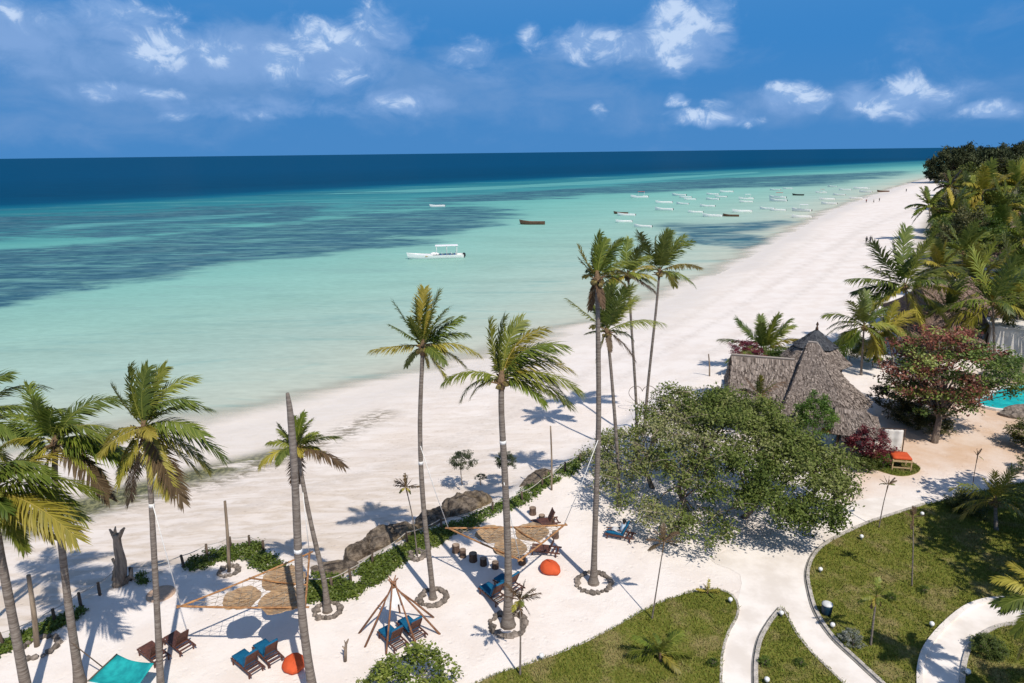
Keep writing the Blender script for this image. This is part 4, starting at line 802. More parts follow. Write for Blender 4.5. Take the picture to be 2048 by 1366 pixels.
# ------------------------------------------------------------------ thatched houses
M_WALL = mat_simple('lime_plaster', (0.72, 0.69, 0.65), (0.58, 0.55, 0.51), 1.2, 0.9, 0.2, 0.15)
M_DARKW = mat_simple('dark_timber', (0.10, 0.06, 0.04), (0.05, 0.03, 0.02), 6, 0.8, 0.3, 0.2, (1, 1, 0.2))
def thatch_mat(name, a, b_, c):
    m, t, b, o = mat_new(name); at = AT(t, 'tint'); tc = N(t, 'ShaderNodeTexCoord').outputs['Object']
    nz = NOISE(t, tc, 1.1, 5, 0.6); col = MIX(t, at, a, b_); col = MIX(t, MA(t, 'MULTIPLY', MR(t, nz, 0.45, 0.72), 0.6), col, c)
    setc(t, b.inputs['Base Color'], col); b.inputs['Roughness'].default_value = 0.95; b.inputs['Specular IOR Level'].default_value = 0.1
    bump(t, b, NOISE(t, tc, 14, 4, 0.7), 0.8, 0.06); return m
M_THATCH = thatch_mat('thatch_grey', (0.085, 0.066, 0.055), (0.40, 0.335, 0.29), (0.185, 0.15, 0.13))
M_THATCHD = thatch_mat('thatch_dark', (0.05, 0.055, 0.065), (0.12, 0.125, 0.135), (0.07, 0.07, 0.08))
M_THATCHB = thatch_mat('thatch_brown', (0.16, 0.11, 0.085), (0.33, 0.235, 0.19), (0.20, 0.14, 0.11))
def slope(tl, tr, br, bl, rs, sag=0.25, thick=0.16, den=28):
    """one roof slope: a sagging base sheet and rows of thatch bundles; corners top-left, top-right, bottom-right, bottom-left"""
    tl, tr, br, bl = (np.array(v, float) for v in (tl, tr, br, bl))
    def S(u, v):
        p = (tl * (1 - u)[:, None] + tr * u[:, None]) * (1 - v)[:, None] + (bl * (1 - u)[:, None] + br * u[:, None]) * v[:, None]
        p[:, 2] -= sag * 4 * v * (1 - v); return p
    nu, nv = 14, 10; U, Vv = np.meshgrid(np.linspace(0, 1, nu), np.linspace(0, 1, nv), indexing='ij'); base = S(U.ravel(), Vv.ravel())
    i = np.arange(nu * nv).reshape(nu, nv); F = np.stack([i[:-1, :-1], i[:-1, 1:], i[1:, 1:], i[1:, :-1]], -1).reshape(-1, 4)
    wid = max(np.linalg.norm(tr - tl), np.linalg.norm(br - bl)); ln = max(np.linalg.norm(bl - tl), np.linalg.norm(br - tr))
    n = int(wid * ln * den * 2.6) + 10; u = rs.uniform(0, 1, n)
    rows = max(4, int(ln / 0.24)); v = (np.floor(rs.uniform(0, rows, n)) + rs.normal(0.5, 0.13, n)) / rows; v = np.clip(v, 0.0, 0.985)
    p = S(u, v); q = S(u, np.clip(v + 0.45 / ln * rs.uniform(.8, 1.25, n), 0, 1.04)); d = q - p
    side = S(np.clip(u + .01, 0, 1.01), v) - p; sl = np.linalg.norm(side, axis=1)[:, None] + 1e-9; side = side / sl * rs.uniform(.025, .06, n)[:, None]
    nn = np.cross(side, d); nn /= np.linalg.norm(nn, axis=1)[:, None] + 1e-9; nn *= np.sign(nn[:, 2:3] + 1e-9)
    V = np.stack([p - side + nn * .02, p + side + nn * .02, q + side * 1.1 + nn * rs.uniform(.04, .13, n)[:, None], q - side * 1.1 + nn * rs.uniform(.04, .13, n)[:, None]], 1).reshape(-1, 3)
    return (base, F), (V, np.arange(4 * n).reshape(-1, 4), np.repeat(np.clip(rs.normal(.5, .33, n), 0, 1), 4))
def thatched(label, slopes, mat, walls, seed, name='thatched_house', cat='house', sag=0.25, posts=(), wall_mat=None, ridges=()):
    rs = np.random.RandomState(seed); o_ = Vector(np.mean([np.mean(np.array(s), 0) for s in slopes], 0)); o_.z = 0
    T_ = thing(name, label, cat, o_)
    bs = []; ts = []
    for s in slopes:
        s = [np.array(v) - np.array(o_) for v in s]; (bv, bf), th = slope(*s, rs, sag); bs.append((bv, bf, np.full(len(bv), .3))); ts.append(th)
    V, F, Tn = join_np(bs); roof = link('roof', np_mesh('roof', V, F, dict(tint=Tn)), T_, mat)
    V, F, Tn = join_np(ts); th = link('thatch', np_mesh('thatch', V, F, dict(tint=Tn)), roof, mat); tag(th, kind='stuff')
    for r_ in ridges:
        MB().tube(cr_curve([Vector(p) - o_ + Vector((0, 0, .06)) for p in r_], 8), 0.09, 6).build('ridge', M_THATCHR, roof, False)
    for (c, sz, rz) in walls: MB().box(Vector(c) - o_, sz, rz).build('wall', wall_mat or M_WALL, T_)
    for p in posts: MB().tube([Vector(p) - o_ + Vector((0, 0, -p[2])), Vector(p) - o_], 0.09, 6).build('post', M_DARKW, T_, True)
    return T_
m, t, b, o = mat_new('thatch_ridge'); setc(t, b.inputs['Base Color'], (0.30, 0.26, 0.23)); b.inputs['Roughness'].default_value = 0.95
bump(t, b, NOISE(t, N(t, 'ShaderNodeTexCoord').outputs['Object'], 9, 4, .7), 0.6, .05); M_THATCHR = m
A0, A1 = (18.3, 54.6, 5.5), (23.2, 53.6, 5.3); A0f, A1f = (17.0, 50.6, 2.3), (22.0, 49.2, 2.3); A0b, A1b = (19.2, 58.5, 2.3), (24.6, 57.2, 2.3)
ap1, ap2 = (24.3, 53.9, 6.7), (24.9, 53.7, 6.7); FL, FR, BR, BL = (20.4, 48.8, 2.35), (25.0, 46.6, 2.35), (28.7, 51.4, 2.45), (24.2, 57.2, 2.35)
thatched('large thatched house with sweeping grey roof beside the big tree',
         [(A0, A1, A1f, A0f), (A1, A0, A0b, A1b), (A0, A0, A0f, A0b), (ap1, ap2, FR, FL), (ap2, ap2, BR, FR), (ap2, ap1, BL, BR), (ap1, ap1, FL, BL)], M_THATCH,
         [((20.6, 54.4, 1.15), (5.2, 5.6, 2.3), math.radians(-12)), ((24.6, 51.9, 1.2), (4.4, 5.2, 2.4), math.radians(-24))], 3, sag=0.38,
         ridges=[(A0, A1), (ap2, (26.6, 52.6, 4.2), BR), (ap1, ap2)])
thatched('low thatched porch roof beside the burgundy shrub', [((24.25, 48.05, 3.3), (26.05, 47.15, 3.3), (26.25, 44.75, 2.0), (23.25, 46.05, 2.0)), ((26.05, 47.15, 3.3), (24.25, 48.05, 3.3), (24.85, 50.25, 2.1), (27.85, 48.75, 2.1)), ((26.05, 47.15, 3.3), (26.05, 47.15, 3.3), (27.85, 48.75, 2.1), (26.25, 44.75, 2.0)), ((24.25, 48.05, 3.3), (24.25, 48.05, 3.3), (23.25, 46.05, 2.0), (24.85, 50.25, 2.1))], M_THATCH,
         [((25.85, 48.05, 0.95), (1.6, 2.4, 1.9), math.radians(-26))], 4, name='thatched_porch', cat='porch', sag=.1, posts=[(23.85, 46.35, 2.0), (25.95, 45.35, 2.0)])
def cone_hut(label, c, tiers, mat, seed, rot=0.3, n=8, finial=True, post_r=2.4):
    rs = np.random.RandomState(seed); T_ = thing('thatched_hut', label, 'hut', c)
    for k, (r0, z0, r1, z1, mm) in enumerate(tiers):
        bs = []; ts = []
        for j in range(n):
            a, e = rot + 2 * math.pi * j / n, rot + 2 * math.pi * (j + 1) / n
            P_ = lambda r, an, z: (r * math.cos(an), r * math.sin(an), z)
            (bv, bf), th = slope(P_(r0, a, z0), P_(r0, e, z0), P_(r1, e, z1), P_(r1, a, z1), rs, .12, den=34); bs.append((bv, bf, np.full(len(bv), .3))); ts.append(th)
        V, F, Tn = join_np(bs); roof = link('roof', np_mesh('roof', V, F, dict(tint=Tn)), T_, mm)
        V, F, Tn = join_np(ts); tag(link('thatch', np_mesh('thatch', V, F, dict(tint=Tn)), roof, mm), kind='stuff')
    if finial: MB().lathe([(0.16, 0), (.12, .25), (.05, .4), (.13, .55), (.03, .8)], (0, 0, tiers[0][1] - .05), 8).build('finial', M_DARKW, T_, True)
    for j in range(n): MB().tube([(post_r * math.cos(rot + 6.283 * j / n), post_r * math.sin(rot + 6.283 * j / n), -.1), (post_r * math.cos(rot + 6.283 * j / n), post_r * math.sin(rot + 6.283 * j / n), tiers[-1][3] + .4)], .09, 6).build('post', M_DARKW, T_, True)
    return T_
cone_hut('pointed two tier hut with a finial behind the large thatched house', Vector((28.0, 60.6, 0)), [(0.12, 6.0, 1.9, 4.5, M_THATCHD), (1.6, 4.6, 3.2, 3.0, M_THATCH)], None, 7)
thatched('long grey thatched house half hidden behind the wide crowned palm', [((48.2, 79, 6.2), (56.5, 83, 6.5), (57.5, 76.5, 2.5), (47.5, 73, 2.5)), ((56.5, 83, 6.5), (48.2, 79, 6.2), (47.5, 86, 2.5), (56, 90, 2.5)), ((48.2, 79, 6.2), (48.2, 79, 6.2), (47.5, 73, 2.5), (47.5, 86, 2.5)), ((56.5, 83, 6.5), (56.5, 83, 6.5), (56, 90, 2.5), (57.5, 76.5, 2.5))], M_THATCHB, [((52, 80, 1.2), (7.4, 9, 2.4), .3)], 8, sag=.3, ridges=[((48.2, 79, 6.2), (56.5, 83, 6.5))])
thatched('lower pinkish thatched lodge in front of the long grey one', [((43.6, 74.5, 4.6), (49.4, 72.2, 4.6), (49.5, 68.6, 2.2), (42.5, 71.2, 2.2)), ((49.4, 72.2, 4.6), (43.6, 74.5, 4.6), (44.5, 78, 2.2), (50.5, 75.6, 2.2)), ((49.4, 72.2, 4.6), (49.4, 72.2, 4.6), (50.5, 75.6, 2.2), (49.5, 68.6, 2.2)), ((43.6, 74.5, 4.6), (43.6, 74.5, 4.6), (42.5, 71.2, 2.2), (44.5, 78, 2.2))], M_THATCHB, [((46.6, 73.3, 1.1), (5, 5, 2.2), -.38)], 9, sag=.2)
for lab, (px, py), s, sd in (('far brown thatched roof at the right edge behind the grove', (2042, 525), 1.0, 21), ('second far thatched roof above it at the right edge', (2052, 450), 1.1, 22), ('far thatched roof deep in the grove below the casuarinas', (1988, 352), 1.5, 23)):
    c = gp(px, py, 3.0); c.z = 0; w, d, h = 6.5 * s, 4.5 * s, 6.4 * s
    Q = lambda x, y, z: (c.x + x * .9 + y * .3, c.y + y * .9 - x * .3, z)
    thatched(lab, [(Q(-w * .6, 0, h), Q(w * .6, 0, h), Q(w, -d, 2.6), Q(-w, -d, 2.6)), (Q(w * .6, 0, h), Q(-w * .6, 0, h), Q(-w, d, 2.6), Q(w, d, 2.6)), (Q(w * .6, 0, h), Q(w * .6, 0, h), Q(w, d, 2.6), Q(w, -d, 2.6)), (Q(-w * .6, 0, h), Q(-w * .6, 0, h), Q(-w, -d, 2.6), Q(-w, d, 2.6))], M_THATCHB, [((c.x, c.y, 1.3), (w * 1.5, d * 1.5, 2.6), -.3)], sd)
# white flat roofed building by the pool
c = Vector((55.2, 72.2, 0)); wb = thing('white_building', 'plain white flat roofed building behind the red leaved tree', 'building', c, math.radians(-28))
MB().box((0, 0, 1.6), (5.0, 4.2, 3.2)).build('wall', M_WALL, wb); MB().box((0, 0, 3.27), (5.3, 4.5, 0.14)).build('roof', M_WALL, wb)
MB().box((-2.53, -.4, 1.05), (.05, .95, 2.1)).build('door', M_DARKW, wb); 
# pool
m, t, b, o = mat_new('pool_water'); pos = N(t, 'ShaderNodeNewGeometry').outputs['Position']
setc(t, b.inputs['Base Color'], MIX(t, MR(t, NOISE(t, pos, 1.2, 4, .6), .35, .65), (0.01, 0.33, 0.36), (0.02, 0.50, 0.50))); b.inputs['Roughness'].default_value = .12; b.inputs['IOR'].default_value = 1.33; bump(t, b, NOISE(t, pos, 3, 3, .5), .2, .05)
PW = [(1952, 808), (2008, 822), (2075, 812), (2200, 790), (2160, 755), (2070, 768), (2005, 780), (1985, 790)]
sheet('pool_water', smooth_poly(PW), .10, m, 'turquoise water of the swimming pool', 'water')
A = smooth_poly(PW); strip('pool_rim', inset_offset(A, 0.0), inset_offset(A, 0.32), -.1, .22, M_WALL, 'white raised rim round the swimming pool', 'pool rim', True)
rk = thing('boulder', 'grey coral boulder on the pool rim at the right edge', 'rock', gp(2045, 832)); link('rock_body', rock_mesh('rock_body', (2.2, 1.1, .75), 9, 3, .3), rk, M_STONE, (0.6, 0, .2))

# ------------------------------------------------------------------ shrubs and small trees round the houses
def shrub(name, label, c, r, kind, mat, cat='shrub', rz=None, zc=None, group=None):
    return tree(name, label, c, r, rz or r * .8, zc if zc is not None else (rz or r * .8) * .9, kind, mat, cat, group, trunk_r=.05)
# red leaved almond: tiers
RT = thing('almond_tree', 'spreading tree with red and green leaves beside the pool', 'tree', gp(1868, 885))
rs = np.random.RandomState(77); cl = []
base = gp(1868, 885)
cc = rp(1898, 742, base.y + 2.0) - base
while len(cl) < 330:
    u = rs.normal(0, 1, 3); u /= np.linalg.norm(u); rr = rs.uniform(.2, 1) ** .5; p = np.array([u[0] * 5.1, u[1] * 4.4, u[2] * 3.4]) * rr * (1 + .22 * mnoise.noise(Vector(u * 2.2)))
    tier = p[2] % 1.35
    if tier > .75 or mnoise.noise(Vector(p) * .7) < -.16: continue
    cl.append(p)
cl = np.array(cl); tn = np.clip(.5 + .8 * np.array([mnoise.noise(Vector(p) * .45 + Vector((7, 1, 0))) for p in cl]) + .09 * cl[:, 2] - .05 * cl[:, 0], 0, 1)
red = rs.rand(len(cl)) < .42 + .06 * cl[:, 2] - .05 * cl[:, 0]
for nm, sel, mm in (('crown', ~red, M_BROAD), ('red_leaves', red, M_RED)):
    V, F, Tn = leaf_cloud(cl[sel] + np.array(cc), 56, .38, .13, rs, tn[sel], .7, .5, .35); link(nm, np_mesh(nm, V, F, dict(tint=Tn)), RT, mm)
MB().tube(cr_curve([(0, 0, -.2), (.3, .3, cc.z * .4), Vector(cc) * .75 + Vector((0, 0, .5))], 7), [.3, .26, .23, .2, .18, .15, .1, .06], 8).build('trunk', M_BARK, RT, True)
mb = MB()
for k in range(34):
    q = Vector(cl[rs.randint(len(cl))]) + Vector(cc); a = Vector((.25, .25, cc.z * .45 + rs.uniform(-.6, 1.2))); mb.tube(cr_curve([a, a.lerp(q, .5) + Vector((0, 0, .35)), q], 5), [.09, .075, .06, .045, .03, .015], 4)
mb.build('limb', M_BARK, RT, True)
shrub('round_bush', 'round clipped bright green bush at the edge of the thatched house', Vector((21.8, 46.0, 0)), 1.55, 'broad', M_BRIGHT, 'bush', 1.8, 3.3)
shrub('bougainvillea', 'burgundy leaved shrub in front of the white cloth screen', gp(1735, 925), 1.5, 'broad', M_BURG, 'shrub', 1.25, 1.5)
shrub('leafy_shrub', 'low dark green shrub under the burgundy one', gp(1728, 938), 1.1, 'broad', M_BROAD, 'shrub', .6, .5)
shrub('leafy_shrub', 'bright green low shrub left of the orange daybed', gp(1765, 938), .6, 'loose', M_BRIGHT, 'shrub', .6, .6)
shrub('bougainvillea', 'red flowering shrub along the ridge of the main thatched roof', Vector((20.3, 56.6, 0)), 1.6, 'loose', M_BURG, 'shrub', .9, 5.3)
shrub('leafy_shrub', 'bright lawn-green shrub behind the roof left of the pointed hut', Vector((25.5, 62.5, 0)), 3.2, 'broad', M_BRIGHT, 'shrub', 1.6, 2.2)
shrub('leafy_shrub', 'dark bushy shrub right of the pointed hut', gp(1700, 720), 1.7, 'broad', M_BROAD, 'shrub', 1.6, 1.5)
shrub('leafy_shrub', 'tangled brown green shrub between the porch and the red tree', gp(1775, 838), 2.0, 'loose', M_BROWNG, 'shrub', 1.6, 1.7)
shrub('leafy_shrub', 'dark shrub under the left side of the red tree', gp(1815, 850), 1.6, 'broad', M_BROWNG, 'shrub', 1.1, 1.0)
shrub('leafy_shrub', 'dense dark shrub around the foot of the red tree', gp(1862, 868), 1.5, 'broad', M_BROWNG, 'shrub', .9, .8)
shrub('leafy_shrub', 'shrub with reddish tips below the red tree', gp(1840, 820), 1.5, 'loose', M_RED, 'shrub', 1.1, 1.1)
shrub('leafy_shrub', 'round green bush at the right edge beside the pool yard', gp(2058, 895), 1.9, 'broad', M_BROAD, 'bush', 1.2, 1.1)
shrub('leafy_shrub', 'small dark bush at the right edge of the sand yard', gp(2062, 945), .95, 'loose', M_BROAD, 'bush', .8, .7)
shrub('leafy_shrub', 'dark leafy plant at the shaded path edge under the short palm', gp(1935, 1022), 1.3, 'broad', M_BROAD, 'shrub', .7, .5)
shrub('leafy_shrub', 'yellow green shrub growing over the white wall behind the pointed hut palm', gp(1745, 735), 1.5, 'loose', M_BRIGHT, 'shrub', 1.3, 1.4)
shrub('leafy_shrub', 'mixed green bush between the lodge and the red tree', gp(1850, 735), 2.6, 'broad', M_BROAD, 'bush', 1.8, 1.6)
shrub('leafy_shrub', 'pale green bush at the right of the red tree by the white building', gp(2015, 765), 2.2, 'loose', M_BRIGHT, 'bush', 1.5, 1.4)
shrub('leafy_shrub', 'green bush under the long thatched house', gp(1905, 690), 2.4, 'broad', M_BROAD, 'bush', 1.9, 1.8)
shrub('leafy_shrub', 'leafy bush with yellow green leaves at the bottom centre edge', gp(835, 1400), 1.9, 'loose', M_LIME, 'bush', 1.1, 1.0)
shrub('leafy_shrub', 'low leafy bush beside it, left part of the bottom centre clump', gp(765, 1402), .9, 'loose', M_LIME, 'bush', .8, .7)
shrub('flowering_shrub', 'small white flowered shrub inside the kerb of the largest lawn', gp(1703, 1292), .55, 'loose', mat_leaf('white_flower_leaf', [(0.05, .07, .03), (.25, .27, .22), (.6, .6, .56)]), 'shrub', .45, .4)
shrub('leafy_shrub', 'dark round plant on the corner lawn by the curved kerb', gp(1975, 1310), .75, 'broad', M_BROAD, 'shrub', .5, .4)
for i, (px, py, r_) in enumerate(((1600, 1330, .25), (1530, 1330, .3), (1960, 1290, .4), (1425, 1330, .25), (1845, 1185, .3), (1780, 1200, .3), (1350, 1280, .3))):
    shrub('small_plant', ['tiny plant on the right edge of the wedge lawn', 'small yellow green plant by the wedge lawn kerb', 'small leafy plant on the corner lawn above the dark round one', 'tiny plant near the bottom edge of the left lawn', 'low plant in the shade of the largest lawn', 'low plant in the middle of the largest lawn', 'low plant near the young palm of the left lawn'][i], gp(px, py, .05), r_, 'loose', M_BRIGHT, 'plant', r_ * .8, r_ * .6)
# sparse saplings on the rocks and thin dry young palms
M_SAP = mat_leaf('sapling_leaf', [(0.03, .045, .02), (.07, .09, .04), (.12, .13, .06)])
for lab, bx, by, ty, w_, k_ in (('sparse leafy sapling growing on top of the coral ledge', 925, 985, 898, 56, 'loose'), ('small dark sapling behind the windswept palm trunk', 1012, 975, 905, 42, 'broad'), ('tiny green sapling on the end of the coral ledge', 962, 985, 948, 24, 'loose')):
    B = gb(bx, by); B.z = max(B.z, -.2); tp = rp(bx, ty, B.y); h = tp.z - B.z; pxm = FPX / (B - Vector((0, 0, CAM_H))).dot(Vector(AF)); r_ = w_ / 2 / pxm
    tree('sapling', lab, B, r_, h * .34, h * .66, k_, M_SAP, 'sapling', trunk_r=.035, tm=M_BARKP)
palm('thin dry young palm with straw tuft in front of the coral ledge', (835, 1112), [(826, 1040)], (812, 975), [(a, 26, 10, 'b', .3 * ((i % 3) - 1)) for i, a in enumerate((60, 80, 95, 110, 130, 150, 30, 10, 170))], .05, 1.3, 3, 51, boots=False, coco=False, nl=12, ringr=.4, ringlab='small stone ring under the dry young palm', wind=0)
palm('thin young palm with brown bent tuft beside the left lawn', (1303, 1240), [(1316, 1160)], (1328, 1085), [(a, 34, 40, 'b') for a in (20, 45, 70, 95, 120, 150, -10, -160)], .045, 1.3, 3, 52, boots=False, coco=False, nl=14, wind=.4)
palm('dried young palm with rusty fronds in front of the windswept palm', (1040, 1352), [(1041, 1270)], (1040, 1200), [(a, 42, 25, 'b') for a in (30, 55, 80, 100, 125, 150, -60, -90, -110, 5)], .055, 1.3, 3, 53, boots=False, coco=False, nl=14, wind=.1)
palm('thin pale sapling palm on the path edge near the grass island', (1757, 1057), [(1766, 1010)], (1776, 970), [(a, 18, 10, 'b') for a in (60, 90, 110, 140, 30)], .04, 1.2, 2, 54, boots=False, coco=False, nl=10, wind=0)
palm('thin dead young palm in the middle of the largest lawn', (1824, 1174), [(1826, 1090)], (1826, 1035), [(a, 20, 25, 'b') for a in (40, 70, 90, 115, 140, -100)], .045, 1.3, 2, 55, boots=False, coco=False, nl=10, wind=0)
palm('young palm with small green tuft on a leaning yellow stem', (1741, 1292), [(1748, 1230)], (1753, 1192), [(a, 34, 30, 'g') for a in (20, 50, 80, 100, 130, 160, -20, -160)] + [(-60, 25, 20, 'b'), (-110, 25, 20, 'b')], .06, 1.3, 3, 56, boots=False, coco=False, nl=14, wind=.1)
palm('bare thin sapling in the sand yard right of the path', (1943, 995), [(1948, 950)], (1955, 912), [(a, 15, 5, 'b') for a in (70, 100, 130)], .035, 1.2, 1, 57, boots=False, coco=False, nl=8, wind=0)
palm('young palm with open rosette on the left lawn', (1322, 1325), [], (1320, 1308), [(a, 62, 45, 'g') for a in (15, 38, 60, 84, 105, 130, 155, 175)] + [(110, 60, 20, 'y'), (-20, 45, 30, 'y')], .09, 1.2, 4, 58, boots=False, coco=False, nl=24, wind=.1)
palm('tiny palm sprout at the top edge of the left lawn', (1415, 1190), [], (1415, 1184), [(a, 22, 30, 'y') for a in (10, 40, 80, 110, 150)], .05, 1.1, 2, 59, boots=False, coco=False, nl=10, wind=0)

# ------------------------------------------------------------------ posts, driftwood, fence, rocks, vines
M_WOOD = mat_simple('weathered_wood', (0.30, 0.235, 0.17), (0.16, 0.12, 0.085), 4, .9, .2, .4, (1, 1, .15))
M_DRIFT = mat_simple('driftwood_grey', (0.36, 0.28, 0.21), (0.16, 0.125, 0.10), 5, .95, .1, .6, (1, 1, .2))
for lab, b_, t_, r_ in (('thin wooden pole with stones at its foot behind the woven canopy', (458, 1143), (450, 1002), .085), ('leaning dead pole with a stone heap at the lower left fence', (74, 1292), (57, 1150), .11), ('thin dark pole on the beach edge in front of the palm shadow', (1103, 980), (1101, 852), .06), ('short pole on the beach left of the thatched house', (1419, 752), (1417, 708), .07)):
    B = gb(*b_); T_ = thing('wooden_pole', lab, 'pole', B); top = rp(*t_, B.y) - B
    MB().tube(cr_curve([(0, 0, -.1), top * .5 + Vector((.04, 0, 0)), top], 8), [r_ * (1.2 - .05 * k) for k in range(9)], 7).build('shaft', M_WOOD, T_, True)
stone_ring(gp(458, 1143), .5, 'small dark stone ring round the thin wooden pole', 12, seed=5); stone_ring(gp(78, 1296), .75, 'rubble stone ring round the leaning dead pole', 16, seed=6)
B = gp(238, 1168); T_ = thing('driftwood_stump', 'twisted upright driftwood stump at the rope fence', 'driftwood', B); pxm = 39.
def dl(x, y): return rp(x, y, B.y) - B
mb = MB(); mb.tube(cr_curve([(0, 0, -.1), dl(243, 1130), dl(236, 1095), dl(234, 1068)], 8), [.36, .33, .30, .27, .24, .22, .2, .19, .16], 9)
mb.tube([dl(235, 1085), dl(226, 1068), dl(219, 1058)], [.13, .10, .04], 6); mb.tube([dl(236, 1080), dl(244, 1062), dl(249, 1056)], [.13, .11, .06], 6); mb.tube([dl(231, 1072), dl(230, 1060), dl(231, 1053)], [.1, .07, .03], 6)
mb.build('stump', M_DRIFT, T_, True)
mb = MB(); mb.tube([dl(238, 1158) + Vector((-.2, -.1, 0)), dl(232, 1130), dl(225, 1117)], [.14, .1, .07], 6); mb.build('side_branch', M_DRIFT, T_, True)
mb = MB(); mb.tube([dl(240, 1162) + Vector((.3, 0, -.05)), dl(262, 1150), dl(264, 1135)], [.16, .12, .05], 6); mb.tube([dl(262, 1150), dl(270, 1160)], [.1, .05], 5); mb.build('root', M_DRIFT, T_, True)
B = gp(690, 1322); T_ = thing('driftwood_stump', 'small forked driftwood stick standing in the sand left of the tepee', 'driftwood', B)
mb = MB(); mb.tube([(0, 0, -.1), dl(691, 1305), dl(692, 1288), dl(697, 1278)], [.09, .08, .06, .03], 6); mb.tube([dl(691, 1300), dl(685, 1292)], [.05, .025], 5); mb.tube([dl(692, 1290), dl(689, 1281)], [.04, .02], 5); mb.build('stick', M_DRIFT, T_, True)
M_ROPE = mat_simple('rope', (0.50, 0.46, 0.40), (0.36, 0.33, 0.29), 20, .9)
M_ROPEW = mat_simple('white_rope', (0.80, 0.79, 0.76), (0.7, 0.69, 0.66), 20, .8)
M_POST = mat_simple('fence_post_wood', (0.13, 0.095, 0.07), (0.075, 0.055, 0.04), 6, .9, .2, .3, (1, 1, .2))
def fence(label, pts, h=0.75):
    W_ = [gp(x, y, 0.0) for x, y in pts]; T_ = thing('rope_fence', label, 'fence', W_[0]); rr = random.Random(len(pts)); tops = []
    for p in W_:
        q = p - W_[0]; tl = Vector((rr.uniform(-.06, .06), rr.uniform(-.06, .06), h * rr.uniform(.9, 1.12))); tops.append(q + tl * .94)
        MB().tube([q - Vector((0, 0, .3)), q + tl * .5, q + tl], [.085, .078, .07], 7).build('post', M_POST, T_, True)
    for a, c in zip(tops, tops[1:]):
        L_ = (c - a).length; MB().tube([a.lerp(c, k / 8) - Vector((0, 0, .055 * L_ * 4 * (k / 8) * (1 - k / 8))) for k in range(9)], .024, 5).build('rope', M_ROPE, T_, True)
fence('rope fence along the sand edge from the left border to the driftwood stump', [(-60, 1320), (8, 1292), (110, 1244), (162, 1212), (200, 1190), (232, 1166)])
fence('rope fence between the driftwood stump and the woven canopy', [(262, 1160), (368, 1134), (415, 1112), (462, 1098), (500, 1094), (528, 1104)])
fence('rope fence in front of the coral ledge and green vines', [(615, 1182), (664, 1180), (702, 1162), (745, 1128), (815, 1088), (884, 1062), (985, 1024), (1045, 1002), (1085, 975), (1130, 945), (1160, 925)])
M_CORAL = None
m, t, b, o = mat_new('coral_rock'); tc = N(t, 'ShaderNodeTexCoord').outputs['Object']; vn = N(t, 'ShaderNodeTexVoronoi'); vn.inputs['Scale'].default_value = 2.6; t.links.new(tc, vn.inputs['Vector'])
nz = NOISE(t, tc, 2.2, 7, .7); col = MIX(t, MR(t, nz, .35, .65), (0.055, 0.043, 0.034), (0.235, 0.19, 0.148)); col = MIX(t, MA(t, 'MULTIPLY', MR(t, NOISE(t, tc, .6, 4, .6), .45, .7), .5), col, (0.33, 0.24, 0.12))
setc(t, b.inputs['Base Color'], col); b.inputs['Roughness'].default_value = .95; b.inputs['Specular IOR Level'].default_value = .1
bump(t, b, MA(t, 'ADD', nz, MA(t, 'MULTIPLY', vn.outputs['Distance'], .6)), 1.0, .25); M_CORAL = m
def ledge(label, px0, px1, wid, hgt, seed, z=-0.75):
    a, c = gp(*px0, z), gp(*px1, z); d = c - a; T_ = thing('coral_ledge', label, 'rock', (a + c) / 2, math.atan2(d.y, d.x))
    bm = bmesh.new(); bmesh.ops.create_icosphere(bm, subdivisions=5, radius=1.0); L_ = d.length / 2
    for v in bm.verts:
        q = v.co.copy(); q = Vector((math.copysign(abs(q.x) ** .75, q.x), math.copysign(abs(q.y) ** .6, q.y), math.copysign(abs(q.z) ** .5, q.z)))
        w = Vector((q.x * L_, q.y * wid, q.z * hgt)); nn = mnoise.fractal(w * .6 + Vector((seed * 9, 0, 0)), 1.0, 2.1, 6); n2 = mnoise.noise(w * 3.1 + Vector((0, seed * 5, 0))); n3 = mnoise.noise(Vector((w.x * .9, w.y * 3.5, w.z * 5)) + Vector((seed, 0, 9)))
        crack = -0.30 * max(0, 1 - abs(math.sin(w.x * 1.15 + seed + .8 * mnoise.noise(w * .8))) * 6)
        k = 1 + .34 * nn + .10 * n2 + .10 * n3 + crack; v.co = Vector((w.x * (1 + .10 * nn), w.y * k, w.z * (1 + .30 * nn + .14 * n2 + .12 * n3 + crack)))
    me = bpy.data.meshes.new('rock_body'); bm.to_mesh(me); bm.free(); link('rock_body', me, T_, M_CORAL); return T_
ledge('long brown coral rock lying at the beach edge, pointed left end', (690, 1118), (842, 1062), .8, .85, 1, -.6)
ledge('dark middle piece of the coral ledge with a cleft', (835, 1062), (905, 1032), .8, .9, 2, -.5)
ledge('pale wrinkled coral rock under the sparse sapling', (893, 1040), (975, 1002), 1.0, .95, 3, -.5)
ledge('low flat coral rock half buried behind the short leaning palm', (612, 1158), (722, 1142), .8, .6, 4, -.5)
ledge('small dark coral rock among the vines further along the fence', (1045, 985), (1100, 945), .6, .6, 5, -.4)
M_VINE = mat_leaf('beach_vine_leaf', [(0.040, 0.068, 0.010), (0.092, 0.135, 0.018), (0.18, 0.215, 0.036)], .5, .2, .3, .12)
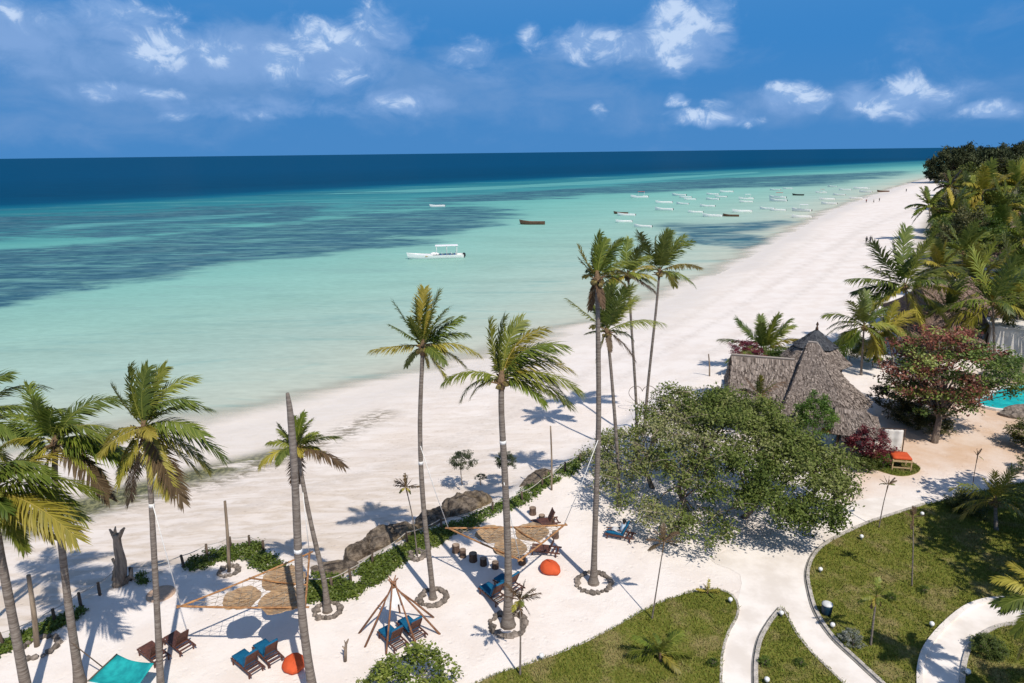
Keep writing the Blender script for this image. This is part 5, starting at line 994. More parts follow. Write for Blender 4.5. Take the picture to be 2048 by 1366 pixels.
def vines(label, px, n, seed, h=.28, z0=0.0):
    A = pix_poly(px, z0); rs = np.random.RandomState(seed); lo, hi = A.min(0), A.max(0); Q = rs.uniform(lo, hi, (n * 6, 2)); Q = Q[in_poly(Q, A)]
    Q = Q[vnoise(Q, 1.1, seed) + .4 * soft_poly(Q, A, .5) > .66][:n]
    zz = ground_z(Q) + rs.uniform(.03, h, len(Q)) * vnoise(Q, 1.7, seed + 3)
    C_ = np.column_stack([Q, np.maximum(zz, ground_z(Q) + .04)]); V, F, Tn = leaf_cloud(C_, 9, .12, .065, rs, .25 + .5 * vnoise(Q, .9, seed + 7), .9, .75, .45)
    tag(link('creeping_vine', np_mesh('creeping_vine', V, F, dict(tint=Tn)), None, M_VINE), label, 'vines', kind='stuff')
vines('creeping green vines below the coral ledge', [(612, 1205), (612, 1150), (650, 1150), (720, 1165), (700, 1150), (760, 1105), (830, 1070), (900, 1052), (912, 1062), (880, 1090), (830, 1110), (790, 1140), (730, 1190), (680, 1205)], 1500, 3, .34)
vines('green vines along the rope fence between two palms', [(880, 1060), (960, 1025), (1040, 985), (1110, 945), (1168, 905), (1172, 930), (1140, 955), (1090, 975), (1060, 1005), (1000, 1030), (940, 1060), (890, 1078)], 1000, 4, .34)
vines('green vines climbing the fence behind the woven canopy', [(370, 1140), (372, 1120), (440, 1102), (470, 1090), (510, 1082), (545, 1108), (580, 1130), (585, 1160), (540, 1150), (505, 1135), (490, 1118), (440, 1130), (400, 1142)], 600, 5, .42)
vines('thin green vines along the left end of the rope fence', [(-20, 1300), (60, 1262), (120, 1232), (175, 1205), (182, 1222), (120, 1255), (60, 1285), (-20, 1320)], 520, 6, .35)
vines('small green vine patch right of the driftwood stump', [(268, 1158), (285, 1146), (300, 1150), (296, 1166), (276, 1168)], 40, 7, .3)

# ------------------------------------------------------------------ loungers
M_TEAK = mat_simple('dark_red_timber', (0.135, 0.055, 0.038), (0.075, 0.032, 0.024), 5, .6, .35, .2, (1, 1, 1), .15)
M_TEAKP = mat_simple('pale_slat_timber', (0.34, 0.26, 0.20), (0.22, 0.165, 0.125), 5, .7, .3, .2)
M_BLUE = mat_simple('blue_canvas', (0.007, 0.115, 0.225), (0.005, 0.085, 0.18), 7, .8, .2, .15)
M_ORANGE = mat_simple('orange_canvas', (0.60, 0.095, 0.028), (0.52, 0.08, 0.025), 3, .75, .25, .1)
LM = {}
def bev(mb, name, w=.02, seg=2):
    me = mb.mesh(name); bm = bmesh.new(); bm.from_mesh(me); bmesh.ops.bevel(bm, geom=bm.edges[:] , offset=w, segments=seg, affect='EDGES', clamp_overlap=True); bm.to_mesh(me); bm.free(); return me
LW = .66; HZ = .34; BA = math.radians(66)
LM['rail'] = bev(MB().box((0, 0, 0), (1.72, .05, .09)), 'side_rail', .01, 1)
LM['leg'] = bev(MB().box((0, 0, 0), (.07, .06, HZ)), 'leg', .01, 1)
LM['slat'] = bev(MB().box((0, 0, 0), (.085, LW - .04, .022)), 'slat', .006, 1)
LM['brail'] = bev(MB().box((.36, 0, 0), (.74, .05, .05)), 'back_rail', .01, 1)
LM['bslat'] = bev(MB().box((0, 0, 0), (.095, LW - .1, .022)), 'back_slat', .006, 1)
LM['strut'] = bev(MB().box((0, 0, 0), (.03, LW - .1, .03)), 'back_strut', .006, 1)
def cush(L_, name):
    mb = MB(); mb.box((0, 0, 0), (L_, LW - .02, .10)); me = mb.mesh(name); bm = bmesh.new(); bm.from_mesh(me)
    bmesh.ops.subdivide_edges(bm, edges=bm.edges[:], cuts=4, use_grid_fill=True)
    for v in bm.verts:
        v.co.z += .012 * mnoise.noise(v.co * 5) + (.02 * (1 - (2 * v.co.x / L_) ** 2) if v.co.z > 0 else 0); f = 1 - .06 * (abs(v.co.z) / .05)
        v.co.x *= f if abs(v.co.x) > L_ * .45 else 1; v.co.y *= f if abs(v.co.y) > LW * .42 else 1
    bm.to_mesh(me); bm.free(); me.shade_smooth(); return me
LM['board'] = bev(MB().box((0, 0, 0), (1.1, LW - .05, .03)), 'seat_board', .008, 1)
LM['seat'] = cush(1.06, 'seat_cushion'); LM['back'] = cush(.74, 'back_cushion')
def lounger(label, foot, head, cushion=True, wood=None):
    a, c = gp(*foot, .3), gp(*head, .3); d = c - a; wood = wood or M_TEAK
    rot = math.atan2(d.y, d.x); ctr = a + d.normalized() * .8; T_ = thing('sun_lounger', label, 'sun lounger', (ctr.x, ctr.y, 0), rot, 'wooden sun loungers on the sand')
    for s in (-1, 1):
        link('side_rail', LM['rail'], T_, wood, (0, s * LW / 2, HZ - .05))
        for x in (-.72, .62): link('leg', LM['leg'], T_, wood, (x, s * (LW / 2 - .01), HZ / 2 - .02))
    for k in range(7): link('slat', LM['slat'], T_, M_TEAKP if k > 4 else wood, (-.76 + k * .245, 0, HZ - .005))
    hx = .22
    br = thing_part('backrest', T_, (hx, 0, HZ + .02), (0, -BA, 0), wood)
    for s in (-1, 1): link('back_rail', LM['brail'], br, wood, (0, s * (LW / 2 - .06), 0))
    for k in range(6): link('back_slat', LM['bslat'], br, wood, (.06 + k * .125, 0, .03))
    link('back_strut', LM['strut'], T_, wood, (.56, 0, HZ + .12))
    if not cushion: link('seat_board', LM['board'], T_, wood, (-.25, 0, HZ + .022))
    if cushion:
        cu = link('cushion', LM['seat'], T_, M_BLUE, (-.28, 0, HZ + .065)); bc = link('back_cushion', LM['back'], cu, M_BLUE, (hx + .28 + .36 * math.cos(BA) - .06 * math.sin(BA), 0, .36 * math.sin(BA) + .035), (0, -BA, 0))
    return T_
_bp = MB().box((.36, 0, .012), (.70, LW - .14, .012)).mesh('backrest')
def thing_part(name, parent, loc, rot, mat): return link(name, _bp, parent, mat, loc, rot)
lounger('blue cushioned lounger nearest the bottom edge, left of the orange beanbag', (477, 1309), (516, 1342))
lounger('blue cushioned lounger between its twin and the bare palm trunk', (519, 1288), (551, 1319))
lounger('left blue cushioned lounger under the tepee poles', (768, 1258), (797, 1286))
lounger('right blue cushioned lounger under the tepee poles', (806, 1240), (837, 1269))
lounger('blue lounger in the canopy shadow left of the windswept palm', (968, 1172), (1002, 1199))
lounger('darker blue lounger just behind the windswept palm trunk', (996, 1155), (1036, 1178))
lounger('bare brown lounger nearer the teal hammock', (290, 1291), (322, 1316), False)
lounger('bare brown lounger right of the thin palm trunk', (340, 1270), (376, 1297), False)
lg = lounger('blue lounger under the big tree with a person sitting on it', (1214, 1062), (1268, 1072))
lounger('empty dark red lounger under the second woven canopy', (1064, 1094), (1098, 1098), False)
lounger('empty brown lounger behind the second woven canopy among log stools', (1066, 1046), (1096, 1042), False)
# ------------------------------------------------------------------ log stools, beanbags, fire pit
M_LOG = mat_simple('log_bark', (0.16, 0.105, 0.075), (0.085, 0.058, 0.045), 6, .95, .1, .5, (1, 1, .3), .3); M_LOGE = mat_simple('log_cut_end', (0.34, 0.255, 0.19), (0.22, 0.16, 0.12), 6, .9, .1, .2, (1, 1, 1), .2)
SP = [(237, 530), (300, 575), (393, 612), (487, 650), (595, 677), (838, 640), (935, 188), (1018, 245), (1108, 278), (1142, 402)]
for i, (x, y) in enumerate(SP):
    px, py = 860 + x / 4.553, 980 + y / 4.553 + 7; rr = random.Random(i); T_ = thing('log_stool', 'log stool, ' + (OR[i] + ' from the left in the curved row by the canopy shadow' if i < 6 else OR[i - 6] + ' from the left in the row near the brown lounger'), 'stool', gp(px, py), 0, 'log stools round the seating circle')
    r_ = .20 * rr.uniform(.9, 1.15); h_ = .42 * rr.uniform(.85, 1.15)
    MB().lathe([(r_ * 1.05, -.03), (r_ * 1.03, .1), (r_ * .96, h_ * .5), (r_ * 1.0, h_)], n=11).build('log', M_LOG, T_, False); MB().lathe([(r_ * .9, h_ - .01), (r_ * .88, h_ + .012)], n=11).build('cut_face', M_LOGE, T_)
def beanbag(label, px, size, rz, point=.6):
    B = gp(*px); T_ = thing('beanbag', label, 'beanbag', B, rz, 'orange beanbags')
    bm = bmesh.new(); bmesh.ops.create_icosphere(bm, subdivisions=4, radius=1.0)
    for v in bm.verts:
        d = v.co.copy(); k = 1 + .06 * mnoise.noise(d * 2.2 + Vector((size, 0, 0))); z = d.z * .62 * k
        x = d.x * k * (1 - .18 * max(0, d.z)); y = d.y * k * (1 - .12 * max(0, d.z))
        if d.x < 0: y *= 1 - .45 * point * (-d.x) ** 1.5; x *= 1 + .25 * point
        z += .25 * max(0, d.x) ** 2 * (d.z + .3); z = max(z, -.42)
        fold = .015 * math.sin(math.atan2(d.y, d.x) * 9) * max(0, 1 - abs(d.z)); v.co = Vector((x * (1 + fold), y * (1 + fold), z + .42)) * size
    me = bpy.data.meshes.new('cover'); bm.to_mesh(me); bm.free(); me.shade_smooth(); cv = link('cover', me, T_, M_ORANGE)
    MB().tube([(x * size, y * size, z * size) for x, y, z in ((-.9, 0, .62), (-.5, .01, .93), (0, 0, 1.06), (.5, -.01, 1.12))], .012, 4).build('seam', M_BURNT, cv, True)
M_BURNT = mat_simple('seam_dark_orange', (0.32, 0.055, 0.02), None, 5, .8)
beanbag('orange beanbag half hidden behind the bare palm trunk', (589, 1335), .52, 1.9, .3)
beanbag('orange teardrop beanbag beside the second woven canopy', (1100, 1142), .55, 2.35, 1.0)
beanbag('small orange beanbag glimpsed through the leaves of the big tree', (1338, 935), .42, 2.0, .6)
rg = thing('fire_pit', 'small beige sand fire circle behind the thin palm trunk', 'fire pit', gp(322, 1188)); MB().lathe([(.72, -.05), (.70, .05), (.58, .07), (.3, .02), (.01, .015)], n=20).build('sand_bowl', mat_simple('beige_sand', (.55, .38, .27), (.45, .31, .22), 5, .95), rg, True)
# ------------------------------------------------------------------ woven canopies
M_BAMB = mat_simple('orange_bamboo', (0.46, 0.235, 0.095), (0.27, 0.13, 0.055), 4, .6, .3, .2, (1, 1, 1)); M_NET = mat_simple('net_cord', (0.40, 0.33, 0.25), (0.28, 0.22, 0.16), 9, .9)
m, t, b, o = mat_new('woven_straw'); tc = N(t, 'ShaderNodeTexCoord').outputs['Object']; wv = NOISE(t, MAPV(t, tc, (1, 7, 1), (0, 0, .6)), 2.2, 5, .7, .6); col = MIX(t, MR(t, wv, .32, .68), (0.17, 0.10, 0.055), (0.50, 0.33, 0.18)); col = MIX(t, MA(t, 'MULTIPLY', MR(t, NOISE(t, tc, 2.0, 4, .6), .5, .7), .6), col, (0.33, .27, .20))
setc(t, b.inputs['Base Color'], col); b.inputs['Roughness'].default_value = .9; bump(t, b, wv, .6, .04); M_WOVEN = m
def canopy(label, corners, z, discs, ropes, cross, seed):
    W_ = [gp(x, y, z) for x, y in corners]; o_ = sum(W_, Vector()) / 3; rr = random.Random(seed)
    T_ = thing('woven_canopy', label, 'canopy', (o_.x, o_.y, 0)); O = Vector((o_.x, o_.y, 0)); L_ = [w - O for w in W_]
    for i in range(3):
        a, c = L_[i], L_[(i + 1) % 3]; d = (c - a).normalized() * .18; pts = [(a - d).lerp(c + d, k / 10) + Vector((0, 0, -.05 * math.sin(math.pi * k / 10))) for k in range(11)]
        MB().tube(pts, [.042 + .01 * (k % 2) for k in range(11)], 6).build('pole', M_BAMB, T_, True)
    (i, u), (j, v) = cross; a = L_[i].lerp(L_[(i + 1) % 3], u); c = L_[j].lerp(L_[(j + 1) % 3], v); MB().tube([a, a.lerp(c, .5) - Vector((0, 0, .04)), c], .04, 6).build('cross_pole', M_BAMB, T_, True)
    # cords of the net
    net = MB(); A_, B_, C_ = L_
    for (p, q, r_) in ((A_, B_, C_), (B_, C_, A_), (C_, A_, B_)):
        n = 11
        for k in range(1, n):
            s = k / n; a = p.lerp(q, s); c = p.lerp(r_, s); sagv = .10 * (a - c).length / 4
            net.tube([a.lerp(c, w / 4) - Vector((0, 0, sagv * 4 * (w / 4) * (1 - w / 4) + rr.uniform(0, .03))) for w in range(5)], .011, 3, False)
    net.build('netting', M_NET, T_)
    for (x, y, rad) in discs:
        c = gp(x, y, z - .05) - O; mb = MB(); n = 30; vs = []; fs = []; rings = (0, .25, .5, .75, 1.0)
        for ri, f in enumerate(rings):
            for k in range(n):
                a = 2 * math.pi * k / n; r2 = rad * f * (1 + (.05 * math.sin(5 * a + x) + rr.uniform(-.04, .04) if f == 1 else 0)); vs.append((c.x + r2 * math.cos(a), c.y + r2 * math.sin(a), c.z - .16 * (1 - f * f) + .02 * math.sin(k * 2.1 + ri * 1.3)))
        for ri in range(len(rings) - 1):
            for k in range(n): fs.append((ri * n + k, ri * n + (k + 1) % n, (ri + 1) * n + (k + 1) % n, (ri + 1) * n + k))
        mb.add(vs, fs); ds = mb.build('woven_disc', M_WOVEN, T_)
        md = ds.modifiers.new('solid', 'SOLIDIFY'); md.thickness = .03
    for (ci, to) in ropes: MB().tube([L_[ci], L_[ci].lerp(to - O, .5) - Vector((0, 0, .15)), to - O], .02, 5).build('rope', M_ROPEW, T_, True)
def on_trunk(px, base): return rp(*px, gb(*base).y - .15)
canopy('triangular woven canopy hung over the two bare brown loungers', [(362, 1212), (619, 1106), (610, 1214)], 3.3, [(484, 1196, .82), (563, 1200, .95), (566, 1157, .95)], [(0, on_trunk((306, 1010), (322, 1395))), (1, on_trunk((606, 985), (655, 1222))), (2, on_trunk((591, 1085), (634, 1366)))], ((0, .50), (1, .62)), 1)
canopy('triangular woven canopy between the tepee palm and the tallest palm', [(897, 1056), (1128, 1050), (1040, 1119)], 3.1, [(984, 1068, .85), (1063, 1064, .88), (1020, 1096, .85)], [(0, on_trunk((841, 892), (866, 1196))), (1, on_trunk((1196, 880), (1187, 1166))), (2, on_trunk((1008, 965), (1016, 1250)))], ((0, .55), (1, .55)), 2)
# ------------------------------------------------------------------ tepee
FT = [(717, 1266), (729, 1294), (772, 1309), (838, 1304), (881, 1268), (868, 1234), (800, 1225)]
B = gp(797, 1270); T_ = thing('pole_tepee', 'tepee of bare wooden poles with white cloth at the top', 'tepee', B); apx = rp(787, 1170, B.y) - B
M_POLE = mat_simple('tepee_pole', (0.30, 0.145, 0.075), (0.17, 0.08, 0.045), 4, .7, .3, .2)
for i, (x, y) in enumerate(FT):
    f = gp(x, y) - B; d = (apx - f); off = Vector((math.cos(i * 2.1), math.sin(i * 2.1), 0)) * .1; MB().tube([f - Vector((0, 0, .05)), f + d * .5 + off * .3, f + d + off, f + d * 1.13 - off], [.052, .047, .036, .026], 6).build('pole', M_POLE, T_, True)
mb = MB(); vs = []; n = 18
for ri, (f, k_) in enumerate(((.05, .9), (.13, .8), (.20, .85), (.27, .95))):
    for k in range(n):
        a = 2 * math.pi * k / n; fx = Vector((0, 0, 0)); w = gp(*FT[int(k / n * 7) % 7]) - B; dd = Vector((math.cos(a), math.sin(a), 0)) * 1.75 * f * k_; vs.append(apx * (1 - f) + Vector((0, 0, 0)) + dd + Vector((0, 0, -.16 * ((k * 7) % 5) / 2 * (ri == 3))))
mb.add(vs, [(r_ * n + k, r_ * n + (k + 1) % n, (r_ + 1) * n + (k + 1) % n, (r_ + 1) * n + k) for r_ in range(3) for k in range(n)])
cl_ = mb.build('cloth', mat_simple('white_muslin', (0.78, .77, .74), (.7, .69, .67), 4, .85), T_, False); cl_.modifiers.new('solid', 'SOLIDIFY').thickness = .012
# ------------------------------------------------------------------ teal hammock
B = gp(215, 1366); HC = [gp(176, 1362, 1.0), gp(234, 1308, 1.0), gp(308, 1326, 1.25), gp(262, 1392, 1.0)]
T_ = thing('net_hammock', 'teal cloth hammock strung between two palms at the lower left', 'hammock', B)
vs = []; nu = 12
for i in range(nu + 1):
    for j in range(nu + 1):
        u, v = i / nu, j / nu; p = HC[0].lerp(HC[1], u).lerp(HC[3].lerp(HC[2], u), v) - B
        w = 16 * u * (1 - u) * v * (1 - v); pin = 4 * v * (1 - v) * (abs(2 * u - 1) ** 2); p = p.lerp(sum(HC, Vector()) / 4 - B, .16 * pin); p.z -= .28 * w + .02 * mnoise.noise(Vector((u * 4, v * 4, 0))); vs.append(p)
mb = MB(); mb.add(vs, [(i * (nu + 1) + j, i * (nu + 1) + j + 1, (i + 1) * (nu + 1) + j + 1, (i + 1) * (nu + 1) + j) for i in range(nu) for j in range(nu)])
hb = mb.build('bed', mat_simple('teal_cloth', (0.010, .25, .27), (.018, .38, .38), 2.5, .6, .3), T_, True); hb.modifiers.new('solid', 'SOLIDIFY').thickness = .015
MB().tube([HC[0] - B, HC[1] - B], .035, 6).build('spreader_bar', M_POST, T_, True)
q = on_trunk((143, 1285), (160, 1368)); MB().tube([q - B, (HC[0] + HC[1]) / 2 - B], .025, 5).build('rope', M_POST, T_, True)
q = on_trunk((314, 1322), (322, 1395)); MB().tube([q - B, HC[2] - B], .02, 5).build('rope', M_POST, T_, True)
# ------------------------------------------------------------------ yard furniture
B = gp(1797, 937); T_ = thing('daybed', 'orange mattress daybed on a pale wooden frame by the grass island', 'daybed', B, math.radians(-12))
M_PINE = mat_simple('pale_pine', (0.50, .36, .20), (.38, .27, .15), 4, .7, .3, .2, (1, 1, .3))
for x in (-.6, .6):
    for y in (-.5, .5): MB().box((x, y, .45), (.08, .08, .9)).build('leg', M_PINE, T_)
for x in (-.6, .6): MB().box((x, 0, .83), (.07, 1.1, .1)).build('rail', M_PINE, T_)
for y in (-.54, .54): MB().box((0, y, .80), (1.3, .07, .1)).build('rail', M_PINE, T_)
MB().box((0, -.5, .3), (1.2, .06, .07)).build('stretcher', M_PINE, T_)
link('mattress', cush(1.25, 'mattress'), T_, M_ORANGE, (0, .05, .97), (0, 0, 0), (1, 1.75, 1.6))
B = gp(1760, 905); T_ = thing('cloth_screen', 'two white cloth panels hung on a frame behind the burgundy shrub', 'screen', B, math.radians(-10))
for k, x in enumerate((-.95, .75)):
    mb = MB(); mb.box((x, 0, 1.05), (1.35, .05, 1.7)); me = mb.mesh('panel'); bm = bmesh.new(); bm.from_mesh(me); bmesh.ops.subdivide_edges(bm, edges=bm.edges[:], cuts=9, use_grid_fill=True)
    for v in bm.verts: v.co.y += .05 * math.sin(v.co.x * 9 + k) + .03 * mnoise.noise(v.co * 3)
    bm.to_mesh(me); bm.free(); me.shade_smooth(); link('cloth_panel', me, T_, M_WALL)
MB().tube([(-1.7, 0, 1.95), (1.5, 0, 1.95)], .03, 6).build('rail', M_DARKW, T_, True)
for x in (-1.7, -.1, 1.5): MB().tube([(x, 0, -.1), (x, 0, 2.0)], .04, 6).build('post', M_DARKW, T_, True)
B = gp(1655, 892); T_ = thing('cabinet', 'light blue cabinet with a yellow top box beside the round bush', 'cabinet', B, math.radians(-20))
bev_me = bev(MB().box((0, 0, .55), (.95, .6, 1.1)), 'carcass', .02); link('carcass', bev_me, T_, mat_simple('light_blue_paint', (.22, .42, .55), (.30, .47, .58), 3, .6)); MB().box((.0, -.315, .6), (.42, .02, .9)).build('door', mat_simple('pale_blue_panel', (.40, .55, .62), None, 3, .6), T_); MB().box((0, 0, 1.22), (1.05, .5, .2)).build('top_box', mat_simple('yellow_paint', (.62, .40, .10), (.5, .33, .1), 3, .6), T_)
B = gp(1690, 900); T_ = thing('covered_table', 'grey sheet covered table under the thatched porch', 'table', B, math.radians(-22)); link('cover', bev(MB().box((0, 0, .42), (1.6, 1.1, .84)), 'cover', .08, 3), T_, mat_simple('grey_tarp', (.40, .40, .42), (.32, .32, .34), 3, .7, .3, .3))
M_GLOBE = mat_simple('frosted_globe', (.78, .78, .76), (.7, .7, .68), 4, .35, .5); M_GRIT = mat_simple('lamp_grey', (.3, .3, .3), None, 4, .6)
for lab, px in (('on the kerb of the largest lawn near its left tip', (1640, 1146)), ('at the rounded tip of the left lawn', (1460, 1207)), ('at the pointed tip of the wedge lawn', (1562, 1234)), ('below the blue bin on the largest lawn', (1664, 1258)), ('at the outer kerb of the curved path', (1862, 1256)), ('inside the curved path on the corner lawn', (1934, 1352)), ('at the top edge of the largest lawn', (1722, 1080)), ('near the dead young palm at the path edge', (1843, 1034)), ('on the lower edge of the left lawn sand side', (1083, 1320)), ('at the bottom of the wedge lawn', (1533, 1368))):
    T_ = thing('garden_light', 'small white globe garden light ' + lab, 'garden light', gp(*px, .05), 0, 'white globe garden lights'); MB().lathe([(.05, -.05), (.04, .12), (.07, .15)], n=8).build('stem', M_GRIT, T_, True); MB().lathe([(.04, .14), (.09, .17), (.115, .24), (.10, .31), (.05, .35)], n=12).build('globe', M_GLOBE, T_, True)
B = gp(1652, 1230); T_ = thing('litter_bin', 'dark blue round bin with a white lid by the largest lawn kerb', 'bin', B); MB().lathe([(.20, -.03), (.235, .2), (.25, .45), (.245, .62)], n=16).build('barrel', mat_simple('blue_plastic', (.008, .032, .055), (.006, .025, .045), 3, .45), T_, True)
MB().lathe([(.255, .60), (.255, .65), (.18, .70), (.02, .72)], n=16).build('lid', mat_simple('white_plastic', (.75, .75, .73), None, 3, .5), T_, True)
# heart shaped arch on the beach behind the big tree
B = gb(1283, 818); T_ = thing('heart_arch', 'thin dark heart shaped frame standing on the beach behind the big tree', 'arch', B); pts = []
for k in range(41):
    a = 2 * math.pi * k / 40; pts.append((.075 * 16 * math.sin(a) ** 3, 0, 1.3 + .075 * (13 * math.cos(a) - 5 * math.cos(2 * a) - 2 * math.cos(3 * a) - math.cos(4 * a))))
MB().tube(pts, .025, 5, False).build('heart_frame', M_DARKW, T_, True)
for x in (-.5, .5): MB().tube([(x, 0, -.1), (x, 0, .62)], .03, 5).build('leg', M_DARKW, T_, True)

# ------------------------------------------------------------------ boats
M_BW = mat_simple('white_hull', (.86, .85, .83), (.80, .79, .77), 2, .4, .5); M_BB = mat_simple('brown_hull', (.16, .085, .05), (.09, .05, .03), 3, .7); M_BI = mat_simple('boat_inside', (.78, .76, .72), (.68, .66, .62), 3, .7); M_BK = mat_simple('outboard_black', (.015, .015, .017), None, 3, .35, .5); M_BR = mat_simple('red_awning', (.45, .10, .07), (.38, .08, .06), 3, .7); M_BBL = mat_simple('blue_trim', (.05, .14, .34), None, 3, .5)
def hull_mesh(name, L_, bw, h, bow=.9):
    mb = MB(); n = 16; vs = []; prof = [(-1, 1.0), (-.92, .55), (-.6, .12), (0, 0), (.6, .12), (.92, .55), (1, 1.0)]; m_ = len(prof)
    for i in range(n + 1):
        s = i / n; x = -L_ / 2 + L_ * s; w = bw / 2 * (1 - max(0, (.42 - s) / .42) ** 1.9 * .97) * (1 - .12 * max(0, s - .75) / .25); sh = h * (1 + .55 * bow * max(0, (.5 - s) / .5) ** 2); kz = h * .5 * max(0, (.22 - s) / .22) ** 2
        for (u, zz) in prof: vs.append((x - (.35 * bow * max(0, (.2 - s) / .2) * zz), u * w, -h * .3 + kz + (sh - kz) * zz))
    fs = [(i * m_ + k, i * m_ + k + 1, (i + 1) * m_ + k + 1, (i + 1) * m_ + k) for i in range(n) for k in range(m_ - 1)]
    fs.append(tuple(n * m_ + k for k in range(m_))); mb.add(vs, fs); me = mb.mesh(name, True); return me
HULL = hull_mesh('hull', 9.0, 1.9, .95); HULLB = hull_mesh('hull', 13.2, 2.9, 1.35)
DECK = MB().box((.9, 0, .28), (5.6, 1.45, .05)).mesh('deck'); THW = MB().box((0, 0, .45), (.28, 1.6, .06)).mesh('thwart'); OUTB = bev(MB().box((0, 0, .1), (.42, .36, .55)), 'outboard', .08, 2)
OUTR = MB().tube([(-3.4, 0, .05), (-3.0, 0, -.05), (3.0, 0, -.05), (3.4, 0, .1)], .09, 6).mesh('outrigger'); CAN = bev(MB().box((0, 0, 2.05), (3.6, 1.8, .07)), 'awning', .03, 1); CPO = MB().tube([(0, 0, .3), (0, 0, 2.05)], .035, 5).mesh('awning_post')
def boat(label, px, lpx, mat=None, canopy=None, rz=0.0, group='small boats moored off the beach', motor=True, inner=None):
    mat = mat or M_BW; B = gp(*px, SEA_Z); pxm = FPX / (B - Vector((0, 0, CAM_H))).dot(Vector(AF)); s = max(.6, 1.18 * lpx / pxm / 9.0 / max(.5, math.cos(rz)))
    T_ = thing('moored_boat', label, 'boat', B, math.atan2(-B.x, B.y) + rz, group); T_.scale = (s * 1.05, s * 1.35, s * 1.7)
    o = link('hull', HULL, T_, mat)
    if HULL.materials[0] != mat: o.material_slots[0].link = 'OBJECT'; o.material_slots[0].material = mat
    link('deck', DECK, T_, M_BI)
    for x in (-1.6, .2, 2.0): link('thwart', THW, T_, M_BI if inner is None else inner, (x, 0, 0))
    if motor: link('outboard', OUTB, T_, M_BK, (4.62, 0, .35))
    if canopy:
        c = link('awning', CAN, T_, canopy, (.8, 0, 0))
        if CAN.materials[0] != canopy: c.material_slots[0].link = 'OBJECT'; c.material_slots[0].material = canopy
        for x in (-.8, 2.4):
            for y in (-.8, .8): link('awning_post', CPO, T_, M_BW, (x, y, 0))
    return T_
ROWS = [('farthest moored row', [(1425, 390, 19), (1453, 385, 20), (1550, 381, 16), (1575, 378, 12), (1642, 386, 15, 'r'), (1664, 374, 12), (1690, 381, 18), (1721, 378, 20), (1731, 385, 18, 'c')]),
        ('second farthest moored row', [(1279, 396, 27, 'r'), (1358, 392, 22), (1371, 396, 19), (1380, 400, 16), (1425, 400, 20), (1442, 395, 18), (1492, 399, 22, 'c'), (1555, 397, 25, 'r'), (1596, 391, 9, 'k'), (1654, 400, 22), (1678, 391, 18)]),
        ('middle moored row', [(1328, 407, 26), (1365, 409, 18), (1415, 414, 23), (1492, 405, 20), (1556, 403, 26), (1658, 409, 23), (1712, 398, 19)]),
        ('second nearest moored row', [(1328, 421, 28), (1391, 426, 16), (1484, 425, 29), (1534, 419, 22), (1556, 422, 23), (1603, 423, 29, 'c')]),
        ('nearest moored row', [(1253, 432, 28), (1248, 445, 25), (1286, 455, 28), (1425, 434, 30), (1603, 436, 29)])]
bi = 0
for rn, L_ in ROWS:
    for k, it in enumerate(L_):
        bi += 1; tp = it[3] if len(it) > 3 else ''; d_ = {'': 'white boat', 'r': 'white boat with red awning', 'c': 'white boat with white awning', 'k': 'small dark boat'}[tp]
        boat(d_ + ', ' + OR[k] + ' from the left in the ' + rn, it[:2], it[2], M_BK if tp == 'k' else None, {'r': M_BR, 'c': M_BW}.get(tp), ((bi * 37) % 11 - 5) * .05)
boat('brown wooden boat alone right of the big seagrass bed', (1065, 449), 40, M_BB, None, -.06, None, False, M_BB); boat('small white boat far out at the tip of the seagrass bed', (875, 414), 24, None, None, .15, None)
boat('brown boat among the moored boats below the middle row', (1462, 433), 22, M_BB, None, .05, None, False, M_BB); boat('dark brown boat behind the leftmost white boat', (1242, 428), 18, M_BB, None, -.1, None, False, M_BB); boat('dark boat drawn up at the far waterline', (1766, 384), 17, M_BB, None, .3, None, False)
B = gp(872, 517, SEA_Z); T_ = thing('excursion_boat', 'largest white boat with a long bow and flat canopy, alone in the shallows', 'boat', B, math.atan2(-B.x, B.y) + .02)
link('hull', HULLB, T_, M_BW); MB().box((1.4, 0, .55), (8.4, 2.2, .06)).build('deck', M_BI, T_)
MB().box((-2.6, 0, 1.0), (4.4, 1.5, .1)).build('fore_deck', M_BW, T_); MB().lathe([(.9, 0), (.75, .35), (.3, .55)], (-.3, 0, .95), 10, 1.3, .9).build('cabin', M_BW, T_, True)
cn = link('canopy', bev(MB().box((2.6, 0, 3.05), (5.4, 2.6, .14)), 'canopy', .05, 2), T_, M_BW)
for x in (.2, 2.6, 5.0):
    for y in (-1.1, 1.1): MB().tube([(x, y, .6), (x, y, 3.0)], .045, 6).build('canopy_post', M_BW, T_, True)
for x in (1.2, 2.3, 3.4, 4.5): st = MB().box((x, 0, .95), (.45, 1.9, .12)).build('seat', M_BBL, T_); MB().box((x + .22, 0, 1.25), (.08, 1.9, .5)).build('seat_back', M_BW, st)
for y in (-.45, .45): link('outboard', OUTB, T_, M_BK, (6.75, y, .55), None, (1.5, 1.2, 1.6))
MB().box((-1.0, -1.33, .75), (3.0, .05, .22)).build('name_board', mat_simple('ochre_paint', (.45, .34, .18), None, 3, .6), T_)

